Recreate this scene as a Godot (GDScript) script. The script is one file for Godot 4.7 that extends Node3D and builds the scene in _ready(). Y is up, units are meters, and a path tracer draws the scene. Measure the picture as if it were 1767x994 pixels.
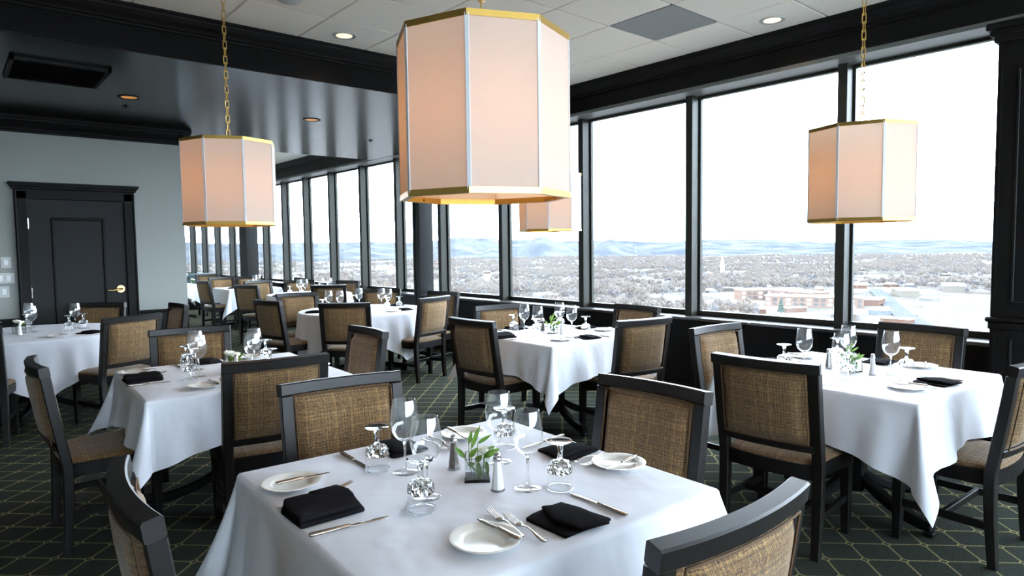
extends Node3D

const TOP := 0.762          # height of the laid table tops
var M := {}
var taken := {}
var rng := RandomNumberGenerator.new()
var proto := {}

# ------------------------------------------------------------------ geometry helpers
func sf() -> SurfaceTool:
	var s := SurfaceTool.new()
	s.begin(Mesh.PRIMITIVE_TRIANGLES)
	s.set_smooth_group(-1)
	return s

func done(s: SurfaceTool) -> ArrayMesh:
	s.generate_normals()
	return s.commit()

func tri(s: SurfaceTool, a: Vector3, b: Vector3, c: Vector3) -> void:
	s.add_vertex(a)
	s.add_vertex(c)
	s.add_vertex(b)

func quad(s: SurfaceTool, a: Vector3, b: Vector3, c: Vector3, d: Vector3) -> void:
	tri(s, a, b, c)
	tri(s, a, c, d)

func otri(s: SurfaceTool, a: Vector3, b: Vector3, c: Vector3, o: Vector3) -> void:
	if (b - a).cross(c - a).dot((a + b + c) / 3.0 - o) < 0.0:
		tri(s, a, c, b)
	else:
		tri(s, a, b, c)

func oquad(s: SurfaceTool, a: Vector3, b: Vector3, c: Vector3, d: Vector3, o: Vector3) -> void:
	if (b - a).cross(c - a).dot((a + b + c + d) / 4.0 - o) < 0.0:
		quad(s, a, d, c, b)
	else:
		quad(s, a, b, c, d)

# box with chamfered edges; c centre, z size, h chamfer
func cbox(s: SurfaceTool, c: Vector3, z: Vector3, h := 0.0, xf := Transform3D.IDENTITY) -> void:
	var e := z / 2.0
	var o := xf * c
	var p := func(k: int, x: float, y: float, w: float) -> Vector3:
		var v := Vector3(x * (e.x - (0.0 if k == 0 else h)), y * (e.y - (0.0 if k == 1 else h)), w * (e.z - (0.0 if k == 2 else h)))
		return xf * (c + v)
	for t in [-1.0, 1.0]:
		oquad(s, p.call(0, t, -1, -1), p.call(0, t, 1, -1), p.call(0, t, 1, 1), p.call(0, t, -1, 1), o)
		oquad(s, p.call(1, -1, t, -1), p.call(1, 1, t, -1), p.call(1, 1, t, 1), p.call(1, -1, t, 1), o)
		oquad(s, p.call(2, -1, -1, t), p.call(2, 1, -1, t), p.call(2, 1, 1, t), p.call(2, -1, 1, t), o)
	if h <= 0.0:
		return
	for t in [-1.0, 1.0]:
		for u in [-1.0, 1.0]:
			oquad(s, p.call(0, t, u, -1), p.call(0, t, u, 1), p.call(1, t, u, 1), p.call(1, t, u, -1), o)
			oquad(s, p.call(0, t, -1, u), p.call(0, t, 1, u), p.call(2, t, 1, u), p.call(2, t, -1, u), o)
			oquad(s, p.call(1, -1, t, u), p.call(1, 1, t, u), p.call(2, 1, t, u), p.call(2, -1, t, u), o)
			for w in [-1.0, 1.0]:
				otri(s, p.call(0, t, u, w), p.call(1, t, u, w), p.call(2, t, u, w), o)

func bx(x0: float, x1: float, y0: float, y1: float, z0: float, z1: float, h := 0.0) -> ArrayMesh:
	var s := sf()
	cbox(s, Vector3(x0 + x1, y0 + y1, z0 + z1) / 2.0, Vector3(absf(x1 - x0), absf(y1 - y0), absf(z1 - z0)), h)
	return done(s)

func rect(w: float, d: float, h: float) -> PackedVector2Array:
	var a := w / 2.0
	var b := d / 2.0
	return PackedVector2Array([Vector2(a, -b + h), Vector2(a, b - h), Vector2(a - h, b), Vector2(-a + h, b), Vector2(-a, b - h), Vector2(-a, -b + h), Vector2(-a + h, -b), Vector2(a - h, -b)])

func ngon(r: float, n: int) -> PackedVector2Array:
	var p := PackedVector2Array()
	for i in n:
		p.append(Vector2(cos(TAU * i / n), sin(TAU * i / n)) * r)
	return p

# carries a closed profile along points with a frame (rights, ups) at each; soft = round profile
func sweep(s: SurfaceTool, pts: Array, rights: Array, ups: Array, prof: PackedVector2Array, soft := false, caps := true, scales: Array = []) -> void:
	var n := prof.size()
	var rings := []
	for i in pts.size():
		var k: float = scales[i] if scales.size() else 1.0
		var ring := PackedVector3Array()
		for q in prof:
			ring.append(pts[i] + rights[i] * q.x * k + ups[i] * q.y * k)
		rings.append(ring)
	var dir: Vector3 = pts[1] - pts[0]
	var flip: bool = rights[0].cross(ups[0]).dot(dir) < 0.0
	for j in n:
		s.set_smooth_group(1 if soft else j + 1)
		var k := (j + 1) % n
		for i in pts.size() - 1:
			if flip:
				quad(s, rings[i][k], rings[i][j], rings[i + 1][j], rings[i + 1][k])
			else:
				quad(s, rings[i][j], rings[i][k], rings[i + 1][k], rings[i + 1][j])
	if caps:
		s.set_smooth_group(-1)
		for e in [0, pts.size() - 1]:
			var c := Vector3.ZERO
			for q in rings[e]:
				c += q / n
			var o: Vector3 = pts[1] if e == 0 else pts[e - 1]
			for j in n:
				otri(s, c, rings[e][j], rings[e][(j + 1) % n], o)
	s.set_smooth_group(-1)

func bar(s: SurfaceTool, pts: Array, r: Vector3, u: Vector3, prof: PackedVector2Array, scales: Array = []) -> void:
	var rr := []
	var uu := []
	for p in pts:
		rr.append(r)
		uu.append(u)
	sweep(s, pts, rr, uu, prof, false, true, scales)

func tube(s: SurfaceTool, pts: Array, r: float, n := 6, scales: Array = [], closed := false) -> void:
	var q := pts.duplicate()
	if closed:
		q.append(pts[0])
	var rr := []
	var uu := []
	var last := Vector3.ZERO
	for i in q.size():
		var t: Vector3
		if closed and (i == 0 or i == q.size() - 1):
			t = (q[1] - q[q.size() - 2]).normalized()
		else:
			t = (q[mini(i + 1, q.size() - 1)] - q[maxi(i - 1, 0)]).normalized()
		var a := last
		if i == 0:
			a = Vector3.UP if absf(t.y) < 0.9 else Vector3.RIGHT
		a = (a - t * a.dot(t)).normalized()
		last = a
		rr.append(a)
		uu.append(t.cross(a))
	sweep(s, q, rr, uu, ngon(r, n), true, not closed, scales)

# profile of (radius, height) turned about the y axis; going up on the outside
func lathe(s: SurfaceTool, prof: Array, n := 24, cut := 0.0, teeth := 0) -> void:
	var g := 1
	for i in prof.size() - 1:
		if i > 0:
			var d0: Vector2 = (prof[i] - prof[i - 1]).normalized()
			var d1: Vector2 = (prof[i + 1] - prof[i]).normalized()
			if d0.dot(d1) < 0.6:
				g += 1
		s.set_smooth_group(g if teeth == 0 else -1)
		for j in n:
			var v := []
			for k in [[i, j], [i, j + 1], [i + 1, j + 1], [i + 1, j]]:
				var a: float = TAU * k[1] / n
				var r: float = prof[k[0]].x
				if teeth > 0 and cut > 0.0 and r > 0.02 and prof[k[0]].y > 0.02:
					r *= 1.0 - cut * (0.5 + 0.5 * cos(a * teeth + PI * k[0]))
				v.append(Vector3(r * cos(a), prof[k[0]].y, r * sin(a)))
			if prof[i].x < 1e-5:
				tri(s, v[0], v[3], v[2])
			elif prof[i + 1].x < 1e-5:
				tri(s, v[0], v[3], v[1])
			else:
				quad(s, v[0], v[3], v[2], v[1])
	s.set_smooth_group(-1)

func turned(prof: Array, n := 24, cut := 0.0, teeth := 0) -> ArrayMesh:
	var s := sf()
	lathe(s, prof, n, cut, teeth)
	return done(s)

# cushion: an outline (x, z) filled with a rounded edge and a crown
func pillow(s: SurfaceTool, outline: PackedVector2Array, y0: float, y1: float, crown: float, edge := 0.012, sag = null) -> void:
	var c := Vector2.ZERO
	for q in outline:
		c += q / outline.size()
	var size := 0.0
	for q in outline:
		size = maxf(size, (q - c).length())
	var e := edge / size
	var rows := [[0.0, y0], [1.0 - 2.0 * e, y0], [1.0 - e * 0.4, y0 + edge * 0.4], [1.0, y0 + edge], [1.0, y1 - edge], [1.0 - e * 0.35, y1 - edge * 0.3], [1.0 - e * 1.4, y1 + crown * 0.08], [0.8, y1 + crown * 0.45], [0.55, y1 + crown * 0.8], [0.28, y1 + crown * 0.96], [0.0, y1 + crown]]
	var n := outline.size()
	s.set_smooth_group(1)
	for i in rows.size() - 1:
		for j in n:
			var v := []
			for k in [[i, j], [i, (j + 1) % n], [i + 1, (j + 1) % n], [i + 1, j]]:
				var q: Vector2 = c + (outline[k[1]] - c) * rows[k[0]][0]
				var y: float = rows[k[0]][1]
				if sag != null and k[0] > 3:
					y += sag.call(q)
				v.append(Vector3(q.x, y, q.y))
			# outline runs so that x -> z is counterclockwise in (x, z): outward order is a, d, c, b
			if i == 0:
				tri(s, v[0], v[3], v[2])
			elif i == rows.size() - 2:
				tri(s, v[0], v[3], v[1])
			else:
				quad(s, v[0], v[3], v[2], v[1])
	s.set_smooth_group(-1)

# ------------------------------------------------------------------ objects
func numbered(called: String) -> String:
	var k: int = taken.get(called, 0)
	taken[called] = k + 1
	return called if k == 0 else "%s_%03d" % [called, k]

func tag(o: Node, label: String, category := "", group := "", kind := "") -> void:
	o.set_meta("label", label)
	if category:
		o.set_meta("category", category)
	if group:
		o.set_meta("group", group)
	if kind:
		o.set_meta("kind", kind)

func thing(called: String, label: String, category: String, at := Vector3.ZERO, turn := 0.0, group := "") -> Node3D:
	var o := Node3D.new()
	o.name = numbered(called)
	add_child(o, true)
	o.position = at
	o.rotation.y = turn
	tag(o, label, category, group)
	return o

func part(called: String, mesh: Mesh, mat: Material, parent: Node, at := Vector3.ZERO, rot := Vector3.ZERO) -> MeshInstance3D:
	var o := MeshInstance3D.new()
	o.name = called
	o.mesh = mesh
	o.material_override = mat
	parent.add_child(o, true)
	o.position = at
	o.rotation = rot
	return o

func solo(called: String, mesh: Mesh, mat: Material, label: String, category: String, at := Vector3.ZERO, turn := 0.0, group := "") -> MeshInstance3D:
	var o := part(numbered(called), mesh, mat, self, at, Vector3(0, turn, 0))
	tag(o, label, category, group)
	return o

func built(called: String, label: String, category: String) -> Node3D:
	var o := thing(called, label, category)
	o.set_meta("kind", "structure")
	return o

func built_mesh(called: String, mesh: Mesh, mat: Material, label: String, category: String) -> MeshInstance3D:
	var o := solo(called, mesh, mat, label, category)
	o.set_meta("kind", "structure")
	return o

func again(src: Node3D, called: String, label: String, category: String, at: Vector3, turn := 0.0, group := "") -> Node3D:
	var o: Node3D = src.duplicate()
	o.name = numbered(called)
	add_child(o, true)
	o.position = at
	o.rotation = Vector3(0, turn, 0)
	tag(o, label, category, group)
	return o

# ------------------------------------------------------------------ materials
func mat(c: Color, rough := 0.6, metal := 0.0) -> StandardMaterial3D:
	var m := StandardMaterial3D.new()
	m.albedo_color = c
	m.roughness = rough
	m.metallic = metal
	return m

func dull(c: Color, rough: float, spec: float) -> StandardMaterial3D:
	var m := mat(c, rough)
	m.metallic_specular = spec
	return m

func image_tex(w: int, h: int, data: PackedByteArray) -> ImageTexture:
	return ImageTexture.create_from_image(Image.create_from_data(w, h, false, Image.FORMAT_RGB8, data))

func noise_tex(size: int, freq: float, sd: int, oct := 4) -> ImageTexture:
	var n := FastNoiseLite.new()
	n.seed = sd
	n.frequency = freq
	n.fractal_octaves = oct
	return ImageTexture.create_from_image(n.get_seamless_image(size, size))

func ramp_tex(size: int, freq: float, sd: int, a: Color, b: Color, oct := 4, gain := 1.6) -> ImageTexture:
	var n := FastNoiseLite.new()
	n.seed = sd
	n.frequency = freq
	n.fractal_octaves = oct
	var im := n.get_seamless_image(size, size)
	var d := PackedByteArray()
	d.resize(size * size * 3)
	var src := im.get_data()
	for i in size * size:
		var t := clampf((src[i] / 255.0 - 0.5) * gain + 0.5, 0, 1)
		var c := a.lerp(b, t)
		d[i * 3] = int(c.r * 255)
		d[i * 3 + 1] = int(c.g * 255)
		d[i * 3 + 2] = int(c.b * 255)
	return image_tex(size, size, d)

func tweed() -> ImageTexture:
	var n := 384
	var d := PackedByteArray()
	d.resize(n * n * 3)
	var r := RandomNumberGenerator.new()
	r.seed = 11
	var tones := [Color8(92, 68, 42), Color8(136, 106, 66), Color8(180, 146, 94), Color8(60, 46, 34), Color8(124, 100, 68), Color8(152, 112, 64), Color8(44, 36, 30)]
	var pick := []
	for i in 2 * n:
		pick.append(tones[r.randi() % tones.size()])
	for y in n:
		for x in n:
			var tx := x / 4
			var ty := y / 4
			var over := (tx + ty + (1 if r.randi() % 100 < 16 else 0)) % 2 == 0
			var c: Color = pick[tx] if over else pick[n + ty]
			# slubs change tone along a thread
			var k := hash(Vector2i(tx, ty / 3) if over else Vector2i(tx / 3 + 999, ty)) % 100
			if k < 30:
				c = tones[k % tones.size()]
			var fx: float = (x % 4) / 3.0 - 0.5
			var fy: float = (y % 4) / 3.0 - 0.5
			var f := 1.0 - 0.9 * (fx * fx if over else fy * fy) + r.randf_range(-0.12, 0.12)
			var i := (y * n + x) * 3
			d[i] = int(clampf(c.r * f, 0, 1) * 255)
			d[i + 1] = int(clampf(c.g * f, 0, 1) * 255)
			d[i + 2] = int(clampf(c.b * f, 0, 1) * 255)
	return image_tex(n, n, d)

# dark green carpet woven with a gold lattice: straight threads, a small open knot where they cross
func carpet() -> ImageTexture:
	var n := 1024
	var cells := 4
	var px := n / cells
	var d := PackedByteArray()
	d.resize(n * n * 3)
	var r := RandomNumberGenerator.new()
	r.seed = 5
	var g := Color8(150, 140, 98)
	var tone := []
	for i in 512:
		tone.append(r.randf_range(0.82, 1.16))
	for y in n:
		for x in n:
			var ux: float = (x % px) / float(px)
			var uy: float = (y % px) / float(px)
			var ax := minf(ux, 1.0 - ux)
			var ay := minf(uy, 1.0 - uy)
			var t := 0.0
			var jag := 0.006 * float((x / 6 + y / 6) % 2)
			if minf(ax, ay) < 0.022 + jag:
				t = 0.85
			var knot := absf(ax) + absf(ay)
			if knot < 0.15:
				t = 0.95
			if knot < 0.085:
				t = 0.0
			if knot < 0.03:
				t = 0.5
			if t > 0.0 and (x / 5 + y / 5) % 3 == 0:
				t *= 0.6
			var f: float = tone[(x / 5 * 7 + y / 5 * 131) % 512]
			if (y / 8) % 2 == 0:
				f *= 0.93
			var c := Color8(51, 55, 50).lerp(g, t)
			var i := (y * n + x) * 3
			d[i] = int(clampf(c.r * f, 0, 1) * 255)
			d[i + 1] = int(clampf(c.g * f, 0, 1) * 255)
			d[i + 2] = int(clampf(c.b * f, 0, 1) * 255)
	return image_tex(n, n, d)

func tri_planar(m: StandardMaterial3D, k: float) -> StandardMaterial3D:
	m.uv1_triplanar = true
	m.uv1_scale = Vector3(k, k, k)
	return m

func materials() -> void:
	var wood := dull(Color8(19, 17, 16), 0.42, 0.4)
	wood.roughness_texture = null
	wood.heightmap_enabled = true
	wood.heightmap_texture = noise_tex(256, 0.02, 3)
	wood.heightmap_scale = 0.02
	M.wood = tri_planar(wood, 3.0)
	M.leg = dull(Color8(15, 14, 14), 0.42, 0.35)
	var cl := mat(Color.WHITE, 0.95)
	cl.albedo_texture = tweed()
	cl.rim_enabled = true
	cl.rim = 0.3
	cl.rim_tint = 0.7
	M.tweed = tri_planar(cl, 5.2)
	M.piping = mat(Color8(84, 62, 40), 0.9)
	var linen := mat(Color8(224, 227, 235), 0.85)
	linen.heightmap_enabled = true
	linen.heightmap_texture = noise_tex(512, 0.008, 21, 3)
	linen.heightmap_scale = 0.5
	linen.backlight_enabled = true
	linen.backlight = Color(0.22, 0.22, 0.22)
	M.linen = tri_planar(linen, 1.1)
	M.napkin = dull(Color8(25, 24, 27), 0.95, 0.12)
	M.china = mat(Color8(232, 230, 222), 0.18)
	M.steel = mat(Color8(176, 168, 158), 0.2, 1.0)
	M.chrome = mat(Color8(205, 205, 205), 0.12, 1.0)
	M.brass = mat(Color8(196, 160, 84), 0.3, 1.0)
	M.door_brass = mat(Color8(216, 186, 118), 0.25, 1.0)
	var gl := mat(Color(0.93, 0.97, 0.98, 0.018), 0.0)
	gl.transparency = BaseMaterial3D.TRANSPARENCY_ALPHA
	M.glass = gl
	var pane := mat(Color(0.95, 0.98, 0.98, 0.02), 0.0)
	pane.transparency = BaseMaterial3D.TRANSPARENCY_ALPHA
	M.pane = pane
	var thick := mat(Color(0.97, 0.99, 0.99, 0.0), 0.0)
	thick.refraction_enabled = true
	thick.refraction_scale = 0.05
	M.crystal = thick
	M.salt = mat(Color8(236, 236, 236), 0.8)
	M.pepper = mat(Color8(84, 76, 68), 0.8)
	M.pepper.albedo_texture = ramp_tex(128, 0.25, 4, Color8(60, 54, 50), Color8(150, 140, 130), 2, 3.0)
	M.pepper.albedo_color = Color.WHITE
	M.pepper.uv1_triplanar = true
	M.pepper.uv1_scale = Vector3(12, 12, 12)
	M.leaf = mat(Color8(44, 82, 24), 0.35)
	M.leaf.backlight_enabled = true
	M.leaf.backlight = Color(0.4, 0.5, 0.2)
	M.stem = mat(Color8(92, 128, 58), 0.5)
	M.petal = mat(Color8(240, 238, 226), 0.7)
	M.petal.backlight_enabled = true
	M.petal.backlight = Color(0.5, 0.5, 0.45)
	M.black = dull(Color8(15, 15, 15), 0.5, 0.25)         # painted trim, wainscot, beams
	M.black2 = dull(Color8(17, 19, 19), 0.45, 0.28)
	M.dark_ceiling = dull(Color8(24, 27, 26), 0.2, 0.32)
	M.mullion = dull(Color8(40, 41, 37), 0.4, 0.3)
	M.soffit = mat(Color8(104, 106, 103), 0.4)
	M.sill = mat(Color8(54, 54, 54), 0.3)
	var wall := mat(Color8(139, 142, 138), 0.75)
	wall.heightmap_enabled = true
	wall.heightmap_texture = noise_tex(256, 0.05, 8)
	wall.heightmap_scale = 0.06
	M.wall = tri_planar(wall, 2.0)
	var tile := mat(Color8(245, 239, 227), 0.95)
	tile.albedo_texture = ramp_tex(256, 0.12, 9, Color8(225, 225, 225), Color8(255, 255, 255), 3, 2.0)
	M.tile = tri_planar(tile, 3.0)
	M.grid = mat(Color8(206, 205, 202), 0.6)
	M.vent_tile = mat(Color8(128, 130, 129), 0.6)
	M.cover = mat(Color8(176, 178, 175), 0.4)
	var shade := mat(Color8(210, 206, 200), 0.9)
	shade.backlight_enabled = true
	shade.backlight = Color(0.95, 0.9, 0.84)
	M.shade = shade
	M.tape = mat(Color8(214, 216, 217), 0.7)
	var bulb := mat(Color8(255, 240, 220), 0.5)
	bulb.emission_enabled = true
	bulb.emission = Color(1.0, 0.72, 0.46)
	bulb.emission_energy_multiplier = 4.0
	M.bulb = bulb
	var lens := mat(Color8(255, 246, 225), 0.5)
	lens.emission_enabled = true
	lens.emission = Color(1.0, 0.86, 0.62)
	lens.emission_energy_multiplier = 1.5
	M.lens = lens
	var dim := mat(Color8(210, 160, 80), 0.5)
	dim.emission_enabled = true
	dim.emission = Color(0.85, 0.55, 0.22)
	dim.emission_energy_multiplier = 0.45
	M.dim_lens = dim
	var rug := mat(Color.WHITE, 1.0)
	rug.albedo_texture = carpet()
	rug.metallic_specular = 0.1
	M.carpet = rug
	M.bench = mat(Color8(48, 66, 68), 0.45)

# ------------------------------------------------------------------ the room
const GX := 5.70            # glass
const HX := 5.41            # face of the window header
const HY := 2.94            # underside of header, beam and dark ceiling
const CY := 3.26            # white tile ceiling
const WZ := -8.75           # door wall
const BZ := -5.46           # beam face
const BK := 5.4             # back row of windows

func shell() -> void:
	# floor: lattice of the carpet lies at 45 degrees to the room
	var s := sf()
	var c := [Vector3(-3.2, 0, BK), Vector3(5.6, 0, BK), Vector3(5.6, 0, -26), Vector3(-3.2, 0, -26)]
	for i in [0, 2, 1, 0, 3, 2]:
		var p: Vector3 = c[i]
		s.set_uv(Vector2(((p.x + p.z) / sqrt(2.0) - 1.42) / (0.178 * 4.0), ((p.x - p.z) / sqrt(2.0) - 3.152) / (0.172 * 4.0)))
		s.add_vertex(p)
	cbox(s, Vector3(1.2, -0.11, -10.3), Vector3(8.8, 0.2, 31.4), 0.0)
	built_mesh("floor", done(s), M.carpet, "dark green carpet with a woven gold lattice covering the dining room floor", "floor")

	# white ceiling of lay-in tiles over the near room
	var ce := built("ceiling", "white lay-in tile ceiling above the near tables", "ceiling")
	part("slab", bx(-3.2, 5.8, CY + 0.02, CY + 0.14, BZ, BK), M.grid, ce)
	var tmesh := bx(-0.298, 0.298, 0, 0.018, -0.298, 0.298, 0.004)
	var gs := sf()
	for i in range(-12, 2):
		var x := 4.77 + 0.61 * i
		cbox(gs, Vector3(x, CY + 0.016, -2.2), Vector3(0.024, 0.006, 6.5))
	for k in range(-4, 7):
		var z := -2.99 + 0.61 * k
		cbox(gs, Vector3(1.1, CY + 0.016, z), Vector3(8.6, 0.006, 0.024))
	part("tile_grid", done(gs), M.grid, ce)
	for i in range(-11, 2):
		for k in range(-4, 6):
			var p := Vector3(4.77 + 0.61 * i - 0.305, CY - 0.002, -2.99 + 0.61 * k + 0.305)
			if i == 1:
				p.x = 5.075
			if i == 0 and k == -1:
				var v := part("vent_panel", tmesh, M.vent_tile, ce, Vector3(4.465, CY - 0.002, -3.295))
				tag(v, "grey perforated return-air panel")
				continue
			part("ceiling_tile", tmesh, M.tile, ce, p)
	# dropped dark ceiling between the beam and the door wall
	var dc := built("ceiling", "glossy dark grey dropped ceiling in front of the door wall", "ceiling")
	part("dark_slab", bx(-3.2, GX + 0.1, HY, HY + 0.4, -9.76, BZ), M.dark_ceiling, dc)
	var fc := built("ceiling", "pale ceiling over the far dining room beyond the door wall", "ceiling")
	part("far_slab", bx(2.26, 5.8, CY, CY + 0.12, -26, -9.76), M.tile, fc)

	# beam: fascia and a crown of three steps at its top
	var bm := built("trim_1", "black ceiling beam with crown moulding between white and dark ceilings", "beam")
	part("fascia", bx(-3.2, HX, HY, CY, BZ - 0.02, BZ), M.black, bm)
	part("crown", crown_mesh(Vector3(-3.2, CY, BZ), Vector3(HX, CY, BZ), Vector3(0, 0, 1)), M.black, bm)
	# header along the windows, with its crown in the near room and again beyond the dark ceiling
	var hd := built("trim_2", "black window header with crown moulding along the window wall", "header")
	part("fascia", bx(HX, HX + 0.03, HY, CY + 0.1, -26, BK), M.black, hd)
	part("soffit", bx(HX, GX + 0.1, HY - 0.004, HY + 0.03, -26, BK), M.soffit, hd)
	part("crown", crown_mesh(Vector3(HX, CY, BK), Vector3(HX, CY, BZ + 0.1), Vector3(-1, 0, 0)), M.black, hd)
	part("crown", crown_mesh(Vector3(HX, CY, -9.8), Vector3(HX, CY, -26), Vector3(-1, 0, 0)), M.black, hd)
	built_mesh("wall_upper", bx(HX + 0.03, GX + 0.1, HY + 0.03, CY + 0.2, -26, BK), M.black, "black wall band above the windows behind the header", "wall")

	# window wall: wainscot, sill, mullions, panes
	var wn := built("wall_window", "black wainscot below the long row of windows", "wall")
	part("wainscot", bx(5.52, GX + 0.1, -0.1, 0.76, -26, BK), M.black, wn)
	var zz := 5.0
	while zz > -26.0:
		part("panel_batten", bx(5.5, 5.53, 0.12, 0.75, zz - 0.03, zz + 0.03, 0.005), M.black, wn)
		zz -= 1.45 if zz > -8 else 1.2
	part("base_strip", bx(5.5, 5.53, 0.0, 0.12, -26, BK, 0.004), M.black, wn)
	var cut := [5.4, 4.4, 1.4, -1.55, -3.1, -4.55, -6.1, -8.0, -10.4, -12.9, -15.6, -18.5, -22, -26]
	for i in cut.size() - 1:
		part("sill_cap", bx(5.46, GX, 0.762, 0.79, cut[i + 1] + 0.012, cut[i], 0.006), M.sill, wn)
	var edges := [-2.4, -3.85, -5.3, -6.75, -8.16, -9.39, -10.58, -11.8, -12.96, -14.08, -15.23, -16.4, -17.58, -18.77, -19.95, -21.1, -22.3, -23.5, -24.7]
	var near := -2.4
	var pre := []
	while near < 4.5:
		near += 1.45
		pre.push_front(near)
	edges = pre + edges
	edges.append(-26.0)
	for i in edges.size():
		var z: float = edges[i]
		var far: float = edges[i + 1] if i + 1 < edges.size() else -26.0
		var w := built("window_%d" % (i + 1), window_name(i - pre.size() + 1), "window")
		var ms := sf()
		cbox(ms, Vector3(5.63, 1.87, z + 0.038), Vector3(0.1, 2.16, 0.076), 0.003)
		cbox(ms, Vector3(5.69, 1.87, z + 0.038), Vector3(0.03, 2.16, 0.05), 0.0)
		cbox(ms, Vector3(5.72, 1.87, z + 0.038), Vector3(0.04, 2.16, 0.11), 0.002)
		part("mullion", done(ms), M.mullion, w)
		if z - far < 0.2:
			continue
		var fs := sf()
		cbox(fs, Vector3(5.71, 0.815, (z + far) / 2 + 0.038), Vector3(0.06, 0.05, z - far - 0.08), 0.004)
		cbox(fs, Vector3(5.71, 2.93, (z + far) / 2 + 0.038), Vector3(0.06, 0.04, z - far - 0.08), 0.004)
		part("pane_frame", done(fs), M.mullion, w)
		part("pane", bx(GX + 0.008, GX + 0.012, 0.83, 2.93, far + 0.08, z + 0.0), M.pane, w)

	# right column with capital, dado mould and raised panel mouldings
	var co := built("column_right", "black panelled column with a moulded capital at the right", "column")
	part("shaft", bx(5.37, GX + 0.1, 0, HY, -1.27, -0.55), M.black, co)
	var cs := sf()
	for q in [[2.90, 0.06], [2.86, 0.04], [2.82, 0.022]]:
		cbox(cs, Vector3(5.53, q[0], -0.91), Vector3(0.34 + q[1] * 2, 0.045, 0.72 + q[1] * 2), 0.008)
	part("capital", done(cs), M.black, co)
	var ds := sf()
	cbox(ds, Vector3(5.53, 0.965, -0.91), Vector3(0.38, 0.035, 0.77), 0.01)
	cbox(ds, Vector3(5.53, 0.925, -0.91), Vector3(0.35, 0.05, 0.74), 0.006)
	part("dado_mould", done(ds), M.black, co)
	for q in [[1.09, 2.62], [0.16, 0.84]]:
		var ps := sf()
		for k in [[-1.16, -1.145, q[0], q[1]], [-0.69, -0.675, q[0], q[1]]]:
			cbox(ps, Vector3(5.37, (k[2] + k[3]) / 2, (k[0] + k[1]) / 2), Vector3(0.022, k[3] - k[2], 0.018), 0.004)
		for y in [q[0], q[1]]:
			cbox(ps, Vector3(5.37, y, -0.917), Vector3(0.022, 0.018, 0.485), 0.004)
		part("panel_mould", done(ps), M.black2, co)
	for q in [[2.65, 1.12, -1.245], [0.86, 0.14, -1.245]]:
		part("edge_bead", bx(5.362, 5.372, q[1], q[0], q[2] - 0.006, q[2] + 0.006), M.black2, co)
	# square columns standing in the row of windows
	var c2 := built("column_middle", "plain dark square column in front of the windows, mid room", "column")
	part("shaft", bx(5.46, GX - 0.005, 0, HY, -8.66, -8.465), M.black2, c2)
	part("edge_bead", bx(5.45, 5.47, 0.1, HY, -8.62, -8.6), M.black2, c2)
	var c3 := built("column_far", "plain dark square column in the far dining room", "column")
	part("shaft", bx(5.43, GX - 0.005, 0, HY, -16.35, -15.85), M.black2, c3)

	# door wall
	var dw := built("wall_door", "pale grey wall with a dark door, black crown and black dado", "wall")
	part("plaster", bx(-3.2, 2.262, 0, HY, WZ - 0.14, WZ), M.wall, dw)
	part("crown", crown_mesh(Vector3(-3.2, HY, WZ), Vector3(2.262, HY, WZ), Vector3(0, 0, 1), 0.17, 0.1), M.black, dw)
	part("crown_return", crown_mesh(Vector3(2.262, HY, WZ + 0.1), Vector3(2.262, HY, -9.76), Vector3(1, 0, 0), 0.17, 0.1), M.black, dw)
	for q in [[-3.2, 0.595], [1.72, 2.262]]:
		part("dado", bx(q[0], q[1], 0.0, 0.775, WZ, WZ + 0.018), M.black, dw)
		part("dado_cap", bx(q[0], q[1], 0.77, 0.805, WZ, WZ + 0.035, 0.008), M.black, dw)
	built_mesh("wall_return", bx(2.12, 2.262, 0, CY, -26, WZ - 0.14), M.wall, "pale wall running back beyond the door wall", "wall")
	built_mesh("wall_end", bx(2.26, 5.8, 0, CY, -26.15, -26), M.wall, "pale end wall of the far dining room", "wall")
	built_mesh("wall_left", bx(-3.35, -3.2, 0, CY + 0.1, -8.9, BK), M.wall, "pale left wall of the dining room", "wall")
	# the window row turns the corner behind the camera
	var wb := built("wall_back", "black wainscot and header of the window row behind the camera", "wall")
	part("wainscot", bx(-3.35, 5.8, 0, 0.79, BK, BK + 0.2), M.black, wb)
	part("plaster", bx(-3.35, -1.85, 0.79, HY, BK, BK + 0.2), M.wall, wb)
	part("header", bx(-3.35, 5.8, HY, CY + 0.1, BK, BK + 0.2), M.black, wb)
	for i in 6:
		var x := -1.85 + 1.45 * i
		var w := built("window_%d" % (40 + i), "tall window pane of the back row, number %d from the solid part" % (i + 1), "window")
		part("mullion", bx(x, x + 0.076, 0.79, HY, BK + 0.03, BK + 0.15, 0.003), M.mullion, w)
		if i < 5:
			part("pane", bx(x + 0.08, x + 1.45, 0.8, HY - 0.01, BK + 0.1, BK + 0.104), M.pane, w)

	# door with two recessed panels, casing and cornice
	var dr := built("door_1", "dark panelled door with a brass lever in a black moulded frame", "door")
	var x0 := 0.71
	var x1 := 1.615
	var yt := 2.07
	part("door_leaf", bx(x0, x1, 0.01, yt, WZ - 0.02, WZ + 0.012), M.black2, dr)
	var fs2 := sf()
	for k in [[0.925, 1.40, 0.26, 1.86]]:
		var mx: float = 0.5 * (k[0] + k[1])
		var w2: float = k[1] - k[0]
		for y in [k[2], k[3]]:
			cbox(fs2, Vector3(mx, y, WZ + 0.014), Vector3(w2 + 0.03, 0.03, 0.022), 0.008)
		for x in [k[0], k[1]]:
			cbox(fs2, Vector3(x, (k[2] + k[3]) / 2, WZ + 0.014), Vector3(0.03, k[3] - k[2], 0.022), 0.008)
	part("panel_mould", done(fs2), M.black, dr)
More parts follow.
